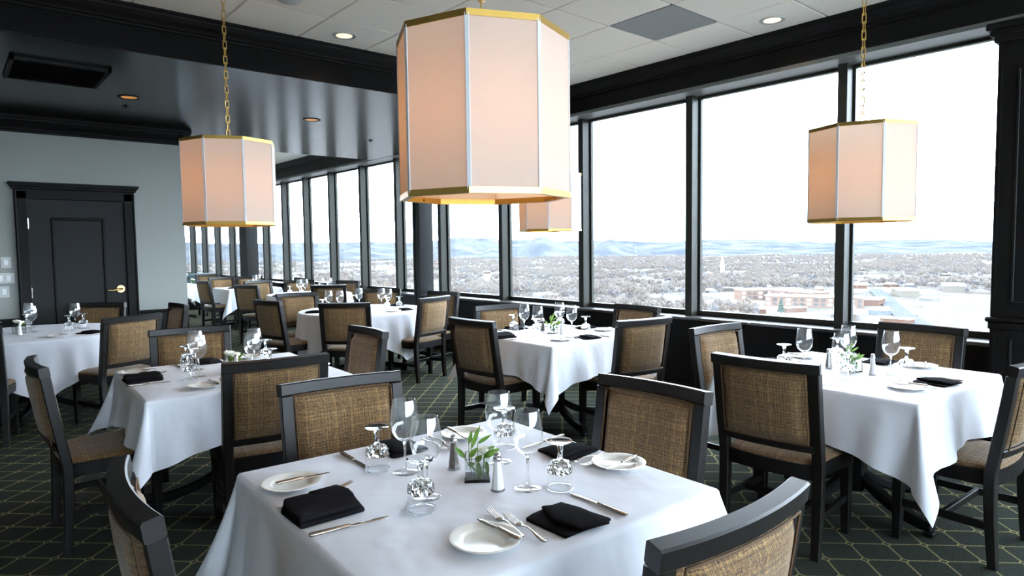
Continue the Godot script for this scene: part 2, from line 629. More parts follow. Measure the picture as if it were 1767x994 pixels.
	for x in [[0.598, 0.712], [1.612, 1.722]]:
		var cs2 := sf()
		cbox(cs2, Vector3((x[0] + x[1]) / 2, 1.08, WZ + 0.02), Vector3(0.112, 2.16, 0.05), 0.006)
		cbox(cs2, Vector3(x[0] + 0.012 if x[0] < 1 else x[1] - 0.012, 1.08, WZ + 0.03), Vector3(0.024, 2.16, 0.05), 0.008)
		part("casing", done(cs2), M.black, dr)
	var hs := sf()
	cbox(hs, Vector3(1.16, 2.125, WZ + 0.02), Vector3(1.12, 0.11, 0.05), 0.006)
	for q in [[2.19, 0.02], [2.215, 0.035], [2.235, 0.05]]:
		cbox(hs, Vector3(1.16, q[0], WZ + 0.03), Vector3(1.12 + q[1] * 2, 0.028, 0.06 + q[1]), 0.007)
	part("cornice", done(hs), M.black, dr)
	for y in [1.81, 1.07, 0.3]:
		var hg := sf()
		cbox(hg, Vector3(0.708, y, WZ + 0.02), Vector3(0.022, 0.1, 0.02), 0.003)
		tube(hg, [Vector3(0.708, y - 0.055, WZ + 0.034), Vector3(0.708, y + 0.055, WZ + 0.034)], 0.008, 8)
		part("hinge", done(hg), M.chrome, dr)
	var ls := sf()
	tube(ls, [Vector3(1.545, 1.07, WZ + 0.01), Vector3(1.545, 1.07, WZ + 0.03)], 0.042, 20)
	tube(ls, [Vector3(1.545, 1.07, WZ + 0.03), Vector3(1.545, 1.07, WZ + 0.07)], 0.016, 12)
	tube(ls, [Vector3(1.56, 1.07, WZ + 0.066), Vector3(1.51, 1.068, WZ + 0.07), Vector3(1.46, 1.058, WZ + 0.068), Vector3(1.41, 1.06, WZ + 0.064)], 0.013, 10, [1.1, 1.0, 0.8, 0.55])
	part("lever_handle", done(ls), M.door_brass, dr)

	# switch plates left of the door
	var q := [[0.505, 1.40, 0.09, 0.12, "white light switch plate left of the door, uppermost of three", 1], [0.485, 1.235, 0.17, 0.11, "wide white two-gang switch plate left of the door, middle of three", 2], [0.475, 1.09, 0.09, 0.12, "white light switch plate left of the door, lowest of three", 1]]
	for e in q:
		var t := thing("light_switch", e[4], "light switch", Vector3(e[0], e[1], WZ), 0, "switch plates beside the door")
		part("plate", bx(-e[2] / 2, e[2] / 2, -e[3] / 2, e[3] / 2, 0, 0.008, 0.003), M.cover, t)
		for k in e[5]:
			var ox: float = (k - (e[5] - 1) / 2.0) * 0.07
			part("rocker", bx(ox - 0.02, ox + 0.02, -0.03, 0.03, 0.006, 0.013, 0.003), M.tape, t)

func window_name(k: int) -> String:
	if k <= 0:
		return "tall fixed window nearer than the right column, place %d beside it" % (1 - k)
	var which: Array = ["first", "second", "third", "fourth", "fifth", "sixth", "seventh", "eighth", "ninth", "tenth", "eleventh", "twelfth", "thirteenth", "fourteenth", "fifteenth", "sixteenth", "seventeenth", "eighteenth", "nineteenth", "last"]
	return "tall fixed window in the long row, %s to the left of the right column" % which[mini(k, 20) - 1]

# crown moulding of stepped cove section from a to b under the ceiling, standing out along n
func crown_mesh(a: Vector3, b: Vector3, n: Vector3, h := 0.14, w := 0.085) -> ArrayMesh:
	var prof := PackedVector2Array()
	for p in [[0, 0], [1.0, 0], [1.0, -0.14], [0.9, -0.2], [0.86, -0.3], [0.66, -0.5], [0.42, -0.66], [0.34, -0.74], [0.34, -0.82], [0.2, -0.86], [0.2, -1.0], [0, -1.0]]:
		prof.append(Vector2(p[0] * w, p[1] * h))
	var s := sf()
	var r := n
	var u := Vector3.UP
	# profile runs clockwise in (n, up); reverse to make it counterclockwise
	prof.reverse()
	sweep(s, [a, b], [r, r], [u, u], prof)
	return done(s)

# ------------------------------------------------------------------ ceiling fittings
func ceiling_bits() -> void:
	var ring := turned([Vector2(0.062, -0.001), Vector2(0.075, -0.006), Vector2(0.095, -0.006), Vector2(0.097, 0.0)], 28)
	var cone := turned([Vector2(0.062, 0.0), Vector2(0.058, 0.006)], 28)
	var disc := turned([Vector2(0.0, -0.0025), Vector2(0.066, -0.0025), Vector2(0.066, 0.004)], 28)
	var rows := [
		[Vector3(2.61, CY - 0.003, -5.12), "lit round recessed downlight in the white ceiling, left of the big lamp", true],
		[Vector3(5.06, CY - 0.003, -2.69), "lit round recessed downlight in the white ceiling by the window header", true],
		[Vector3(1.4, HY, -7.09), "dim gold recessed downlight in the dark ceiling, nearer the door", false],
		[Vector3(3.2, HY, -7.11), "dim gold recessed downlight in the dark ceiling, nearer the windows", false]]
	for r in rows:
		var t := thing("downlight", r[1], "downlight", r[0], 0, "recessed downlights")
		part("trim_ring", ring, M.cover if r[2] else M.black2, t)
		part("baffle", cone, M.cover if r[2] else M.brass, t)
		part("lens", disc, M.lens if r[2] else M.dim_lens, t)
		var l := SpotLight3D.new()
		l.name = "downlight_beam"
		t.add_child(l)
		l.position = Vector3(0, -0.012, 0)
		l.rotation.x = -PI / 2
		l.light_color = Color(1.0, 0.85, 0.66)
		l.light_energy = 1.0 if r[2] else 0.4
		l.light_size = 0.06
		l.spot_angle = 62
		l.spot_range = 14
		l.spot_attenuation = 2
		l.shadow_enabled = true
	var head := turned([Vector2(0.0, -0.02), Vector2(0.012, -0.02), Vector2(0.012, -0.012), Vector2(0.006, -0.01), Vector2(0.008, -0.005), Vector2(0.035, -0.004), Vector2(0.036, 0.0)], 16)
	for r in [[Vector3(1.46, HY, -7.56), "small dark sprinkler head in the dark ceiling beyond the left downlight"], [Vector3(4.42, HY, -8.0), "small dark sprinkler head in the dark ceiling near the windows"]]:
		solo("ceiling_sprinkler", head, M.black, r[1], "sprinkler", r[0])
	solo("sprinkler_cover", turned([Vector2(0.0, -0.012), Vector2(0.07, -0.01), Vector2(0.085, -0.002), Vector2(0.085, 0.0)], 24), M.cover, "flat round cover plate in the white ceiling at the top edge", "sprinkler", Vector3(1.95, CY - 0.003, -4.64))
	# air vent in the dark ceiling
	var v := thing("ceiling_vent", "long dark air vent in the dark ceiling at upper left", "air vent", Vector3(0.77, HY, -6.45))
	var fr := sf()
	for sx in [-1, 1]:
		cbox(fr, Vector3(sx * 0.31, -0.01, 0), Vector3(0.03, 0.03, 0.7), 0.004)
		cbox(fr, Vector3(0, -0.01, sx * 0.335), Vector3(0.65, 0.03, 0.03), 0.004)
	part("vent_frame", done(fr), M.black2, v)
	var slat := sf()
	cbox(slat, Vector3.ZERO, Vector3(0.59, 0.004, 0.05), 0.0, Transform3D(Basis(Vector3.RIGHT, 0.6), Vector3.ZERO))
	var sm := done(slat)
	for i in 15:
		part("slat", sm, M.black, v, Vector3(0, -0.006, -0.3 + 0.043 * i))

# ------------------------------------------------------------------ pendant lamps
const LR := 0.268
const LH := 0.495

func make_pendant(at: Vector3, label: String, chain: float) -> void:
	var t := thing("pendant_lamp", label, "pendant lamp", at, 0, "octagonal pendant lamps over the square tables")
	var turn := deg_to_rad(2.0)
	var v := []
	for k in 8:
		v.append(Vector3(cos(turn + k * TAU / 8), 0, sin(turn + k * TAU / 8)))
	for k in 8:
		var a: Vector3 = v[k] * LR
		var b: Vector3 = v[(k + 1) % 8] * LR
		var mid := (a + b) / 2
		var dirv := (b - a).normalized()
		var xf := Transform3D(Basis(dirv, Vector3.UP, dirv.cross(Vector3.UP)), mid)
		var s := sf()
		cbox(s, Vector3(0, LH / 2, 0), Vector3((b - a).length() - 0.002, LH - 0.02, 0.003), 0.0, xf)
		part("shade_panel", done(s), M.shade, t)
	for k in 8:
		var s := sf()
		var p: Vector3 = v[k] * (LR + 0.0005)
		var q: Vector3 = v[k].cross(Vector3.UP)
		bar(s, [p + Vector3(0, 0.01, 0), p + Vector3(0, LH - 0.01, 0)], q, v[k], rect(0.013, 0.004, 0.0012))
		part("edge_tape", done(s), M.tape, t)
	for y in [[0.0, "bottom_band"], [LH - 0.018, "top_band"]]:
		var s := sf()
		for k in 8:
			var a: Vector3 = v[k]
			var b: Vector3 = v[(k + 1) % 8]
			var o0 := LR + 0.004
			var i0 := LR - 0.016
			var lo := Vector3(0, y[0], 0)
			var hi := Vector3(0, y[0] + 0.018, 0)
			var o: Vector3 = (a + b) * 0.5 * (LR - 0.006) + (lo + hi) / 2
			oquad(s, a * o0 + lo, b * o0 + lo, b * o0 + hi, a * o0 + hi, o)
			oquad(s, a * i0 + lo, b * i0 + lo, b * i0 + hi, a * i0 + hi, o)
			oquad(s, a * o0 + lo, b * o0 + lo, b * i0 + lo, a * i0 + lo, o)
			oquad(s, a * o0 + hi, b * o0 + hi, b * i0 + hi, a * i0 + hi, o)
		var band := part(y[1], done(s), M.brass, t)
		if y[0] == 0.0:
			for k in 8:
				var sc := sf()
				var m: Vector3 = (v[k] + v[(k + 1) % 8]).normalized()
				tube(sc, [m * (LR * 0.924 - 0.0155) + Vector3(0, 0.009, 0), m * (LR * 0.924 - 0.0195) + Vector3(0, 0.009, 0)], 0.004, 8)
				part("screw", done(sc), M.brass, band)
	var sp := sf()
	for k in 4:
		tube(sp, [Vector3(0, LH - 0.012, 0), v[k * 2] * (LR - 0.01) + Vector3(0, LH - 0.012, 0)], 0.004, 6)
	tube(sp, [Vector3(0, LH - 0.14, 0), Vector3(0, LH + 0.005, 0)], 0.006, 8)
	tube(sp, [Vector3(0, LH - 0.2, 0), Vector3(0, LH - 0.14, 0)], 0.018, 12)
	part("spider_frame", done(sp), M.brass, t)
	part("bulb", turned([Vector2(0.0, -0.045), Vector2(0.02, -0.04), Vector2(0.032, -0.022), Vector2(0.034, 0.0), Vector2(0.026, 0.024), Vector2(0.015, 0.045), Vector2(0.0, 0.05)], 16), M.bulb, t, Vector3(0, LH - 0.25, 0))
	var l := OmniLight3D.new()
	l.name = "bulb_glow"
	t.add_child(l)
	l.position = Vector3(0, LH - 0.25, 0)
	l.light_color = Color(1.0, 0.73, 0.48)
	l.light_energy = 0.07
	l.light_size = 0.03
	l.omni_range = 20
	l.omni_attenuation = 2
	l.shadow_enabled = true
	# loop, chain, ceiling rose
	var hoop := sf()
	var hp := []
	for k in 13:
		var an := PI * k / 12.0
		hp.append(Vector3(cos(an) * 0.03 * 0.76, LH + sin(an) * 0.035, cos(an) * 0.03 * 0.65))
	tube(hoop, hp, 0.0035, 6)
	part("hanging_loop", done(hoop), M.brass, t)
	var n := int(chain / 0.043)
	for k in n:
		part("chain_link", proto.link, M.brass, t, Vector3(0, LH + 0.052 + 0.043 * k, 0), Vector3(0, -0.71 + (PI / 2 if k % 2 else 0.0), 0))
	part("ceiling_rose", turned([Vector2(0.0, -0.03), Vector2(0.03, -0.028), Vector2(0.06, -0.01), Vector2(0.065, 0.0)], 20), M.brass, t, Vector3(0, CY - 0.002 - at.y, 0))

func pendants() -> void:
	var s := sf()
	var p := []
	for q in [[-1, -0.8], [-0.75, -1], [0.75, -1], [1, -0.8], [1, 0.8], [0.75, 1], [-0.75, 1], [-1, 0.8]]:
		p.append(Vector3(q[0] * 0.0095, q[1] * 0.0255, 0))
	tube(s, p, 0.0027, 5, [], true)
	proto.link = done(s)
	make_pendant(Vector3(1.30, 1.648, -1.64), "large white octagonal pendant lamp with brass rims above the front table", 1.07)
	make_pendant(Vector3(3.72, 1.605, -1.47), "white octagonal pendant lamp with brass rims at right before the windows", 1.1)
	make_pendant(Vector3(4.02, 1.625, -4.155), "white octagonal pendant lamp half hidden behind the large one", 1.07)
	make_pendant(Vector3(1.325, 1.645, -4.11), "white octagonal pendant lamp at left before the pale wall", 1.07)

# ------------------------------------------------------------------ chairs
func post_z(y: float) -> float:
	if y < 0.44:
		var t := y / 0.44
		return 0.058 + 0.0202 * t * (2.0 - t)
	var t2 := (y - 0.44) / 0.505
	return 0.078 * (1.0 - t2) * (1.0 - 0.15 * t2)

func bow(x: float) -> float:
	return -0.03 * (1.0 - (x / 0.265) * (x / 0.265))

func make_chair() -> Node3D:
	var t := Node3D.new()
	var leg_prof := rect(0.05, 0.046, 0.004)
	for sx in [-1.0, 1.0]:
		var s := sf()
		var pts := []
		var sc := []
		for y in [0.0, 0.1, 0.2, 0.3, 0.38, 0.44, 0.5, 0.6, 0.7, 0.8, 0.897]:
			pts.append(Vector3(sx * (0.236 + 0.004 * y), y, post_z(y)))
			sc.append(lerpf(0.8, 1.0, clampf(y / 0.3, 0, 1)))
		bar(s, pts, Vector3.RIGHT, Vector3(0, 0, -1), leg_prof, sc)
		part("back_leg", done(s), M.wood, t)
	for sx in [-1.0, 1.0]:
		var s := sf()
		bar(s, [Vector3(sx * 0.222, 0.0, 0.475), Vector3(sx * 0.222, 0.4, 0.47)], Vector3.RIGHT, Vector3(0, 0, -1), rect(0.05, 0.05, 0.004), [0.78, 1.0])
		part("front_leg", done(s), M.leg, t)
	var rows := [[0.921, 0.05, 0.047, 0.2655, "top_rail"], [0.532, 0.038, 0.036, 0.225, "lower_rail"]]
	for r in rows:
		var s := sf()
		var pts := []
		var rr := []
		var uu := []
		for i in 15:
			var x: float = r[3] * (i / 7.0 - 1.0)
			pts.append(Vector3(x, r[0], post_z(r[0]) + bow(x)))
			var tx := Vector3(1, 0, 0.06 * x / (0.265 * 0.265)).normalized()
			var up := Vector3(0, 1, -0.14).normalized()
			rr.append(up.cross(tx).normalized() * -1.0)
			uu.append(up)
		sweep(s, pts, rr, uu, rect(r[2], r[1], 0.005))
		part(r[4], done(s), M.wood, t)
	# upholstered panel, padded on both faces
	var ps := sf()
	ps.set_smooth_group(1)
	var nx := 12
	var ny := 8
	for side in [1.0, -1.0]:
		for i in nx:
			for j in ny:
				var v := []
				for k in [[i, j], [i + 1, j], [i + 1, j + 1], [i, j + 1]]:
					var u: float = k[0] * 2.0 / nx - 1.0
					var w: float = k[1] * 2.0 / ny - 1.0
					var b := (1.0 - pow(absf(u), 8.0)) * (1.0 - pow(absf(w), 8.0))
					var y := 0.7225 + w * 0.1755
					var x := u * 0.2165
					v.append(Vector3(x, y, post_z(y) + bow(x) + (0.004 + 0.048 * sqrt(b) if side > 0 else -0.002 - 0.033 * sqrt(b))))
				if side > 0:
					quad(ps, v[0], v[1], v[2], v[3])
				else:
					quad(ps, v[3], v[2], v[1], v[0])
	part("backrest_panel", done(ps), M.tweed, t)
	var pp := sf()
	for side in [1.0, -1.0]:
		var loop := []
		for k in 44:
			var e := k / 11
			var f := (k % 11) / 11.0 * 2.0 - 1.0
			var q: Vector2 = [Vector2(f, -1), Vector2(1, f), Vector2(-f, 1), Vector2(-1, -f)][e]
			var y := 0.7225 + q.y * 0.170
			var x := q.x * 0.209
			loop.append(Vector3(x, y, post_z(y) + bow(x) + (0.034 if side > 0 else -0.026)))
		tube(pp, loop, 0.0036, 5, [], true)
	part("piping", done(pp), M.piping, t)
	# seat: sprung cushion over a bowed rail
	var out := PackedVector2Array()
	var rail := PackedVector2Array()
	for q in [[-0.2, 0.065], [-0.218, 0.08]]:
		out.append(Vector2(q[0], q[1]))
	# counterclockwise in (x, z): rear left -> rear right -> front
	out = PackedVector2Array([Vector2(-0.205, 0.07), Vector2(-0.1, 0.055), Vector2(0.0, 0.05), Vector2(0.1, 0.055), Vector2(0.205, 0.07), Vector2(0.222, 0.09), Vector2(0.232, 0.2), Vector2(0.242, 0.32), Vector2(0.252, 0.43), Vector2(0.25, 0.475), Vector2(0.232, 0.5), Vector2(0.16, 0.518), Vector2(0.08, 0.528), Vector2(0.0, 0.531)])
	for k in range(13, 0, -1):
		if k >= 11:
			if k == 13:
				continue
		var m: Vector2 = out[k]
		if k <= 12 and k >= 5:
			out.append(Vector2(-m.x, m.y))
	for m in out:
		rail.append(Vector2(m.x * 1.015, 0.29 + (m.y - 0.29) * 1.02))
	var cs := sf()
	pillow(cs, out, 0.437, 0.466, 0.018, 0.014)
	part("seat", done(cs), M.tweed, t)
	var rs := sf()
	var n := rail.size()
	for j in n:
		var a: Vector2 = rail[j]
		var b: Vector2 = rail[(j + 1) % n]
		var o := Vector3((a.x + b.x) * 0.35, 0.41, 0.29)
		var lo := 0.375
		var hi := 0.441
		rs.set_smooth_group(1)
		oquad(rs, Vector3(a.x, lo, a.y), Vector3(b.x, lo, b.y), Vector3(b.x, hi, b.y), Vector3(a.x, hi, a.y), o)
		rs.set_smooth_group(-1)
		otri(rs, Vector3(a.x, lo, a.y), Vector3(b.x, lo, b.y), Vector3(0, lo, 0.29), Vector3(0, 0.41, 0.29))
		otri(rs, Vector3(a.x, hi, a.y), Vector3(b.x, hi, b.y), Vector3(0, hi, 0.29), Vector3(0, 0.41, 0.29))
	part("seat_rail", done(rs), M.leg, t)
	for sx in [-1.0, 1.0]:
		var s := sf()
		bar(s, [Vector3(sx * 0.236, 0.19, 0.06), Vector3(sx * 0.222, 0.19, 0.46)], Vector3.RIGHT, Vector3.UP, rect(0.022, 0.036, 0.003))
		part("stretcher", done(s), M.leg, t)
	var s3 := sf()
	bar(s3, [Vector3(-0.225, 0.19, 0.27), Vector3(0.225, 0.19, 0.27)], Vector3(0, 0, 1), Vector3.UP, rect(0.022, 0.036, 0.003))
	part("stretcher", done(s3), M.leg, t)
	return t

# where: middle of the top rail; facing: degrees clockwise from +z towards +x
func chairs() -> void:
	proto.chair = make_chair()
	var near := "chairs at the square tables"
	var far := "chairs at the round tables"
	var rows := [
		[0.32, -1.77, 86, "tweed dining chair at lower left, its curved top rail seen from above", near],
		[1.235, -0.725, 178, "tweed dining chair at bottom right with its back to the camera, cropped below", near],
		[1.28, -2.62, -8, "tweed dining chair facing the camera behind the front table's far left edge", near],
		[2.145, -1.64, 271, "tweed dining chair on the far right edge of the front table", near],
		[1.27, -3.33, 174, "tweed dining chair with its back to the camera at the left-hand table", near],
		[0.34, -4.12, 90, "tweed dining chair seen edge-on at the left end of the left-hand table", near],
		[1.33, -5.11, -10, "tweed dining chair facing the camera behind the left-hand table", near],
		[2.215, -4.12, 268, "tweed dining chair turned sideways at the right of the left-hand table", near],
		[3.06, -4.04, 92, "tweed dining chair with its back to us left of the middle window table", near],
		[3.99, -4.84, -9, "tweed dining chair facing the camera behind the middle window table", near],
		[3.975, -3.10, 171, "tweed dining chair with its back to us at the middle window table's near edge", near],
		[4.81, -3.84, 267, "tweed dining chair against the wainscot, right of the middle window table", near],
		[3.965, -2.49, -4, "tweed dining chair facing the camera at the far left of the right-hand table", near],
		[2.985, -1.61, 93, "tweed dining chair with its back to us left of the right-hand table", near],
		[4.885, -1.535, 265, "tweed dining chair under the window beside the right black column", near],
		[3.80, -0.73, 177, "tweed dining chair cut off by the right edge of the photo", near],
		[1.22, -6.46, 203, "tweed dining chair with bright fabric right of the round table by the door", far],
		[1.27, -8.36, -34, "tweed dining chair standing right in front of the dark door", far],
		[1.85, -7.51, 273, "tweed dining chair at the corner of the pale wall, turned sideways", far],
		[0.06, -6.38, 166, "tweed dining chair cut off by the left edge, only a dark leg showing", far],
		[3.1, -6.24, 139, "tweed dining chair with its back square to us at the mid-room round table", far],
		[4.17, -6.19, 197, "tweed dining chair with a bright top rail right of the mid-room round table", far],
		[4.76, -6.86, 281, "dark tweed dining chair below the plain mid-room column", far],
		[2.68, -7.24, 100, "dark tweed dining chair at the left of the mid-room round table", far],
		[3.4, -8.14, -5, "tweed dining chair with a pale lit frame behind the mid-room round table", far],
		[4.5, -7.96, -42, "tweed dining chair behind the mid-room round table, below the windows", far],
		[3.6, -10.6, 112, "tweed dining chair with its back to us, left of the farther round table", far],
		[4.47, -9.52, 145, "tweed dining chair with its back to us before the farther round table", far],
		[5.32, -10.56, 290, "small tweed dining chair by the sill, right of the farther round table", far],
		[4.28, -11.98, 10, "dark small tweed dining chair behind the farther round table", far],
		[4.84, -11.5, -25, "lit small tweed dining chair behind the farther round table", far],
		[5.25, -12.45, 265, "smallest tweed dining chair against the sill in the far room", far],
		[3.6, -12.87, 97, "tweed dining chair seen side-on at the far square table", near],
		[4.36, -14.3, 5, "dark tweed dining chair behind the far square table", near],
		[4.86, -14.1, -20, "lit tweed dining chair behind the far square table", near],
		[4.7, -16.45, 5, "most distant tweed dining chair by the green bench", near]]
	for r in rows:
		again(proto.chair, "dining_chair", r[3], "chair", Vector3(r[0], 0, r[1]), deg_to_rad(r[2]), r[4])
	proto.chair.free()

# ------------------------------------------------------------------ tables and cloths
func make_table(round_top: bool, a: float, turn: float) -> Node3D:
	var t := Node3D.new()
	if round_top:
		part("tabletop", turned([Vector2(0, 0.72), Vector2(a - 0.02, 0.72), Vector2(a - 0.01, 0.727), Vector2(a - 0.01, 0.748), Vector2(a - 0.016, 0.756), Vector2(0, 0.756)], 40), M.leg, t)
	else:
		part("tabletop", bx(-a + 0.008, a - 0.008, 0.718, 0.756, -a + 0.008, a - 0.008, 0.004), M.leg, t)
	var s := sf()
	cbox(s, Vector3(0, 0.4, 0), Vector3(0.14, 0.6, 0.14), 0.012, Transform3D(Basis(Vector3.UP, turn), Vector3.ZERO))
	cbox(s, Vector3(0, 0.7, 0), Vector3(0.5, 0.035, 0.5), 0.006, Transform3D(Basis(Vector3.UP, turn), Vector3.ZERO))
	part("pedestal", done(s), M.black2, t)
	for k in 4:
		var an := turn + k * PI / 2
		var d := Vector3(cos(an), 0, sin(an))
		var pts := []
		var sc := []
		for i in 10:
			var f := i / 9.0
			pts.append(d * (0.04 + 0.44 * f) + Vector3(0, 0.052 + 0.15 * pow(1.0 - f, 2.2), 0))
			sc.append(1.0 if i < 9 else 0.7)
		var fs := sf()
		var rr := []
		var uu := []
		for p in pts:
			rr.append(Vector3.UP)
			uu.append(d.cross(Vector3.UP) * -1.0)
		sweep(fs, pts, rr, uu, rect(0.06, 0.062, 0.012), false, true, sc)
		fs.set_smooth_group(-1)
		cbox(fs, d * 0.465 + Vector3(0, 0.012, 0), Vector3(0.05, 0.024, 0.05), 0.004)
		part("foot", done(fs), M.black2, t)
	return t

func cloth(round_top: bool, a: float, mid: float, end: float, sd: int, flap := 0.3) -> ArrayMesh:
	var r := RandomNumberGenerator.new()
	r.seed = sd
	var P := []
	var N := []
	var D := []
	var F := []
	var W := []     # fold phase
	var rc := 0.018
	if not round_top:
		for k in 4:
			var swap := func(q: Vector2) -> Vector2:
				var o := q
				for i in k:
					o = Vector2(o.y, -o.x)
				return o
			var lean := r.randf_range(-0.5, 0.5)
			for i in 26:
				var t := (i + 0.5) / 13.0 - 1.0
				P.append(swap.call(Vector2(t * (a - rc), a - rc)))
				N.append(swap.call(Vector2(0, 1)))
				D.append(mid + (end - mid) * pow(absf(t), 2.5))
				F.append(0.05 + 0.05 * pow(absf(t), 6.0))
				W.append(Vector2(0.02 * (0.5 + absf(t)) * (1.0 - pow(absf(t), 8.0)), t * 6.5 + k * 1.7 + sd))
			for i in 19:
				var ph := (i + 0.5) / 19.0 * PI / 2
				P.append(swap.call(Vector2(a - rc, a - rc)))
				var az := ph + lean * 0.5 * sin(2.0 * ph)
				N.append(swap.call(Vector2(sin(az), cos(az))))
				D.append(end / maxf(cos(ph), sin(ph)))
				F.append(0.1 + flap * pow(sin(2.0 * ph), 1.4))
				W.append(Vector2(0.0, 0.0))
	else:
		var turn := r.randf_range(0.0, 1.5)
		for i in 220:
			var an := TAU * i / 220.0
			var u := fposmod(an + turn, PI / 2) - PI / 4
			P.append(Vector2(sin(an), cos(an)) * (a - rc))
			N.append(Vector2(sin(an), cos(an)))
			var tip := 1.0 - absf(u) / (PI / 4)
			D.append(mid + (end - mid) * pow(tip, 1.7))
			F.append(0.06 + 0.14 * tip * (0.5 + 0.5 * cos(an * 24.0)))
			W.append(Vector2(0.012 * (1.0 - tip), an * 14.0 + sd))
	var n := P.size()
	var rows := []
	for k in 5:
		rows.append([0, k / 4.0])
	for k in range(1, 4):
		rows.append([1, k / 3.0])
	for k in range(1, 15):
		rows.append([2, k / 14.0])
	var grid := []
	for row in rows:
		var line := PackedVector3Array()
		for j in n:
			var p: Vector2 = P[j]
			var d: Vector2 = N[j]
			var v: Vector3
			if row[0] == 0:
				v = Vector3(p.x * row[1], TOP, p.y * row[1])
			elif row[0] == 1:
				var an: float = row[1] * PI / 2
				var q := p + d * rc * sin(an)
				v = Vector3(q.x, TOP - rc * (1.0 - cos(an)), q.y)
			else:
				var s: float = row[1]
				var dist: float = D[j] * s
				var f: float = F[j] * (0.75 + 0.25 * s)
				var w: Vector2 = W[j]
				var out := dist * f
				var fold := w.x * s * sin(w.y + s * 0.8) + w.x * 0.6 * s * sin(w.y * 2.3 + 1.0)
				var q := p + d * (rc + out + fold + w.x * s)
				v = Vector3(q.x, TOP - rc - sqrt(maxf(dist * dist - out * out, 0.0)), q.y)
			line.append(v)
		grid.append(line)
	var st := sf()
	st.set_smooth_group(1)
	for i in rows.size() - 1:
		for j in n:
			var k := (j + 1) % n
			if i == 0:
				tri(st, grid[0][j], grid[1][j], grid[1][k])
			else:
				quad(st, grid[i][j], grid[i + 1][j], grid[i + 1][k], grid[i][k])
	return done(st)

# ------------------------------------------------------------------ tableware prototypes
func prepare_ware() -> void:
	# stemmed wine glass
	var w := Node3D.new()
	part("foot", turned([Vector2(0.0, 0.0), Vector2(0.040, 0.0), Vector2(0.0415, 0.0012), Vector2(0.040, 0.0024), Vector2(0.022, 0.0045), Vector2(0.008, 0.009), Vector2(0.0046, 0.016)], 28), M.glass, w)
	part("stem", turned([Vector2(0.0, 0.0164), Vector2(0.0046, 0.0164), Vector2(0.0037, 0.04), Vector2(0.0037, 0.075), Vector2(0.0048, 0.095), Vector2(0.009, 0.1036), Vector2(0.0, 0.1036)], 14), M.crystal, w)
	part("bowl", turned([Vector2(0.009, 0.104), Vector2(0.020, 0.110), Vector2(0.033, 0.122), Vector2(0.042, 0.138), Vector2(0.0468, 0.158), Vector2(0.0472, 0.176), Vector2(0.0445, 0.2), Vector2(0.0400, 0.225), Vector2(0.0365, 0.242), Vector2(0.0353, 0.2425), Vector2(0.0388, 0.225), Vector2(0.0432, 0.2), Vector2(0.0458, 0.176), Vector2(0.0452, 0.158), Vector2(0.0402, 0.139), Vector2(0.031, 0.124), Vector2(0.018, 0.1135), Vector2(0.0, 0.1105)], 36), M.glass, w)
	proto.wine = w
	# cut goblet standing on its rim
	var g := Node3D.new()
	var gs := sf()
	lathe(gs, [Vector2(0.0395, 0.0025), Vector2(0.0412, 0.0025), Vector2(0.0410, 0.02), Vector2(0.0404, 0.0201), Vector2(0.0396, 0.05)], 24, 0.08, 12)
	lathe(gs, [Vector2(0.0362, 0.05), Vector2(0.0382, 0.03), Vector2(0.0395, 0.0025)], 36)
	part("bowl", done(gs), M.glass, g)
	part("rim", turned([Vector2(0.0388, 0.002), Vector2(0.0396, 0.0002), Vector2(0.0412, 0.0), Vector2(0.0422, 0.002), Vector2(0.0414, 0.0046), Vector2(0.0396, 0.0046), Vector2(0.0388, 0.002)], 48), M.crystal, g)
	part("cut_shoulder", turned([Vector2(0.0, 0.0502), Vector2(0.0392, 0.0502), Vector2(0.0390, 0.061), Vector2(0.0378, 0.0715), Vector2(0.031, 0.081), Vector2(0.0125, 0.0865), Vector2(0.0, 0.087)], 24, 0.1, 12), M.crystal, g)
	part("stem", turned([Vector2(0.0, 0.0875), Vector2(0.0122, 0.0875), Vector2(0.0088, 0.095), Vector2(0.0084, 0.11), Vector2(0.0105, 0.128), Vector2(0.013, 0.1358), Vector2(0.0, 0.136)], 8), M.crystal, g)
	part("foot", turned([Vector2(0.0, 0.1365), Vector2(0.012, 0.1365), Vector2(0.03, 0.1405), Vector2(0.0385, 0.1435), Vector2(0.040, 0.1455), Vector2(0.0385, 0.1475), Vector2(0.026, 0.146), Vector2(0.0, 0.1445)], 32), M.crystal, g)
	proto.goblet = g
	# bread plate
	var p := Node3D.new()
	part("dish", turned([Vector2(0.0, 0.002), Vector2(0.045, 0.002), Vector2(0.048, 0.0), Vector2(0.053, 0.0), Vector2(0.055, 0.003), Vector2(0.068, 0.0078), Vector2(0.086, 0.0112), Vector2(0.0905, 0.0130), Vector2(0.0908, 0.0144), Vector2(0.089, 0.0150), Vector2(0.082, 0.0142), Vector2(0.066, 0.0116), Vector2(0.0625, 0.0106), Vector2(0.058, 0.0066), Vector2(0.054, 0.0056), Vector2(0.0, 0.0054)], 48), M.china, p)
	proto.plate = p
	# cutlery lies along z, handle at +z
	proto.fork = fork()
	proto.knife = knife(1.0)
	proto.butter = knife(0.78)
	proto.napkin = napkin(false)
	proto.napkin_thick = napkin(true)
	proto.pepper = shaker(M.pepper)
	proto.salt = shaker(M.salt)

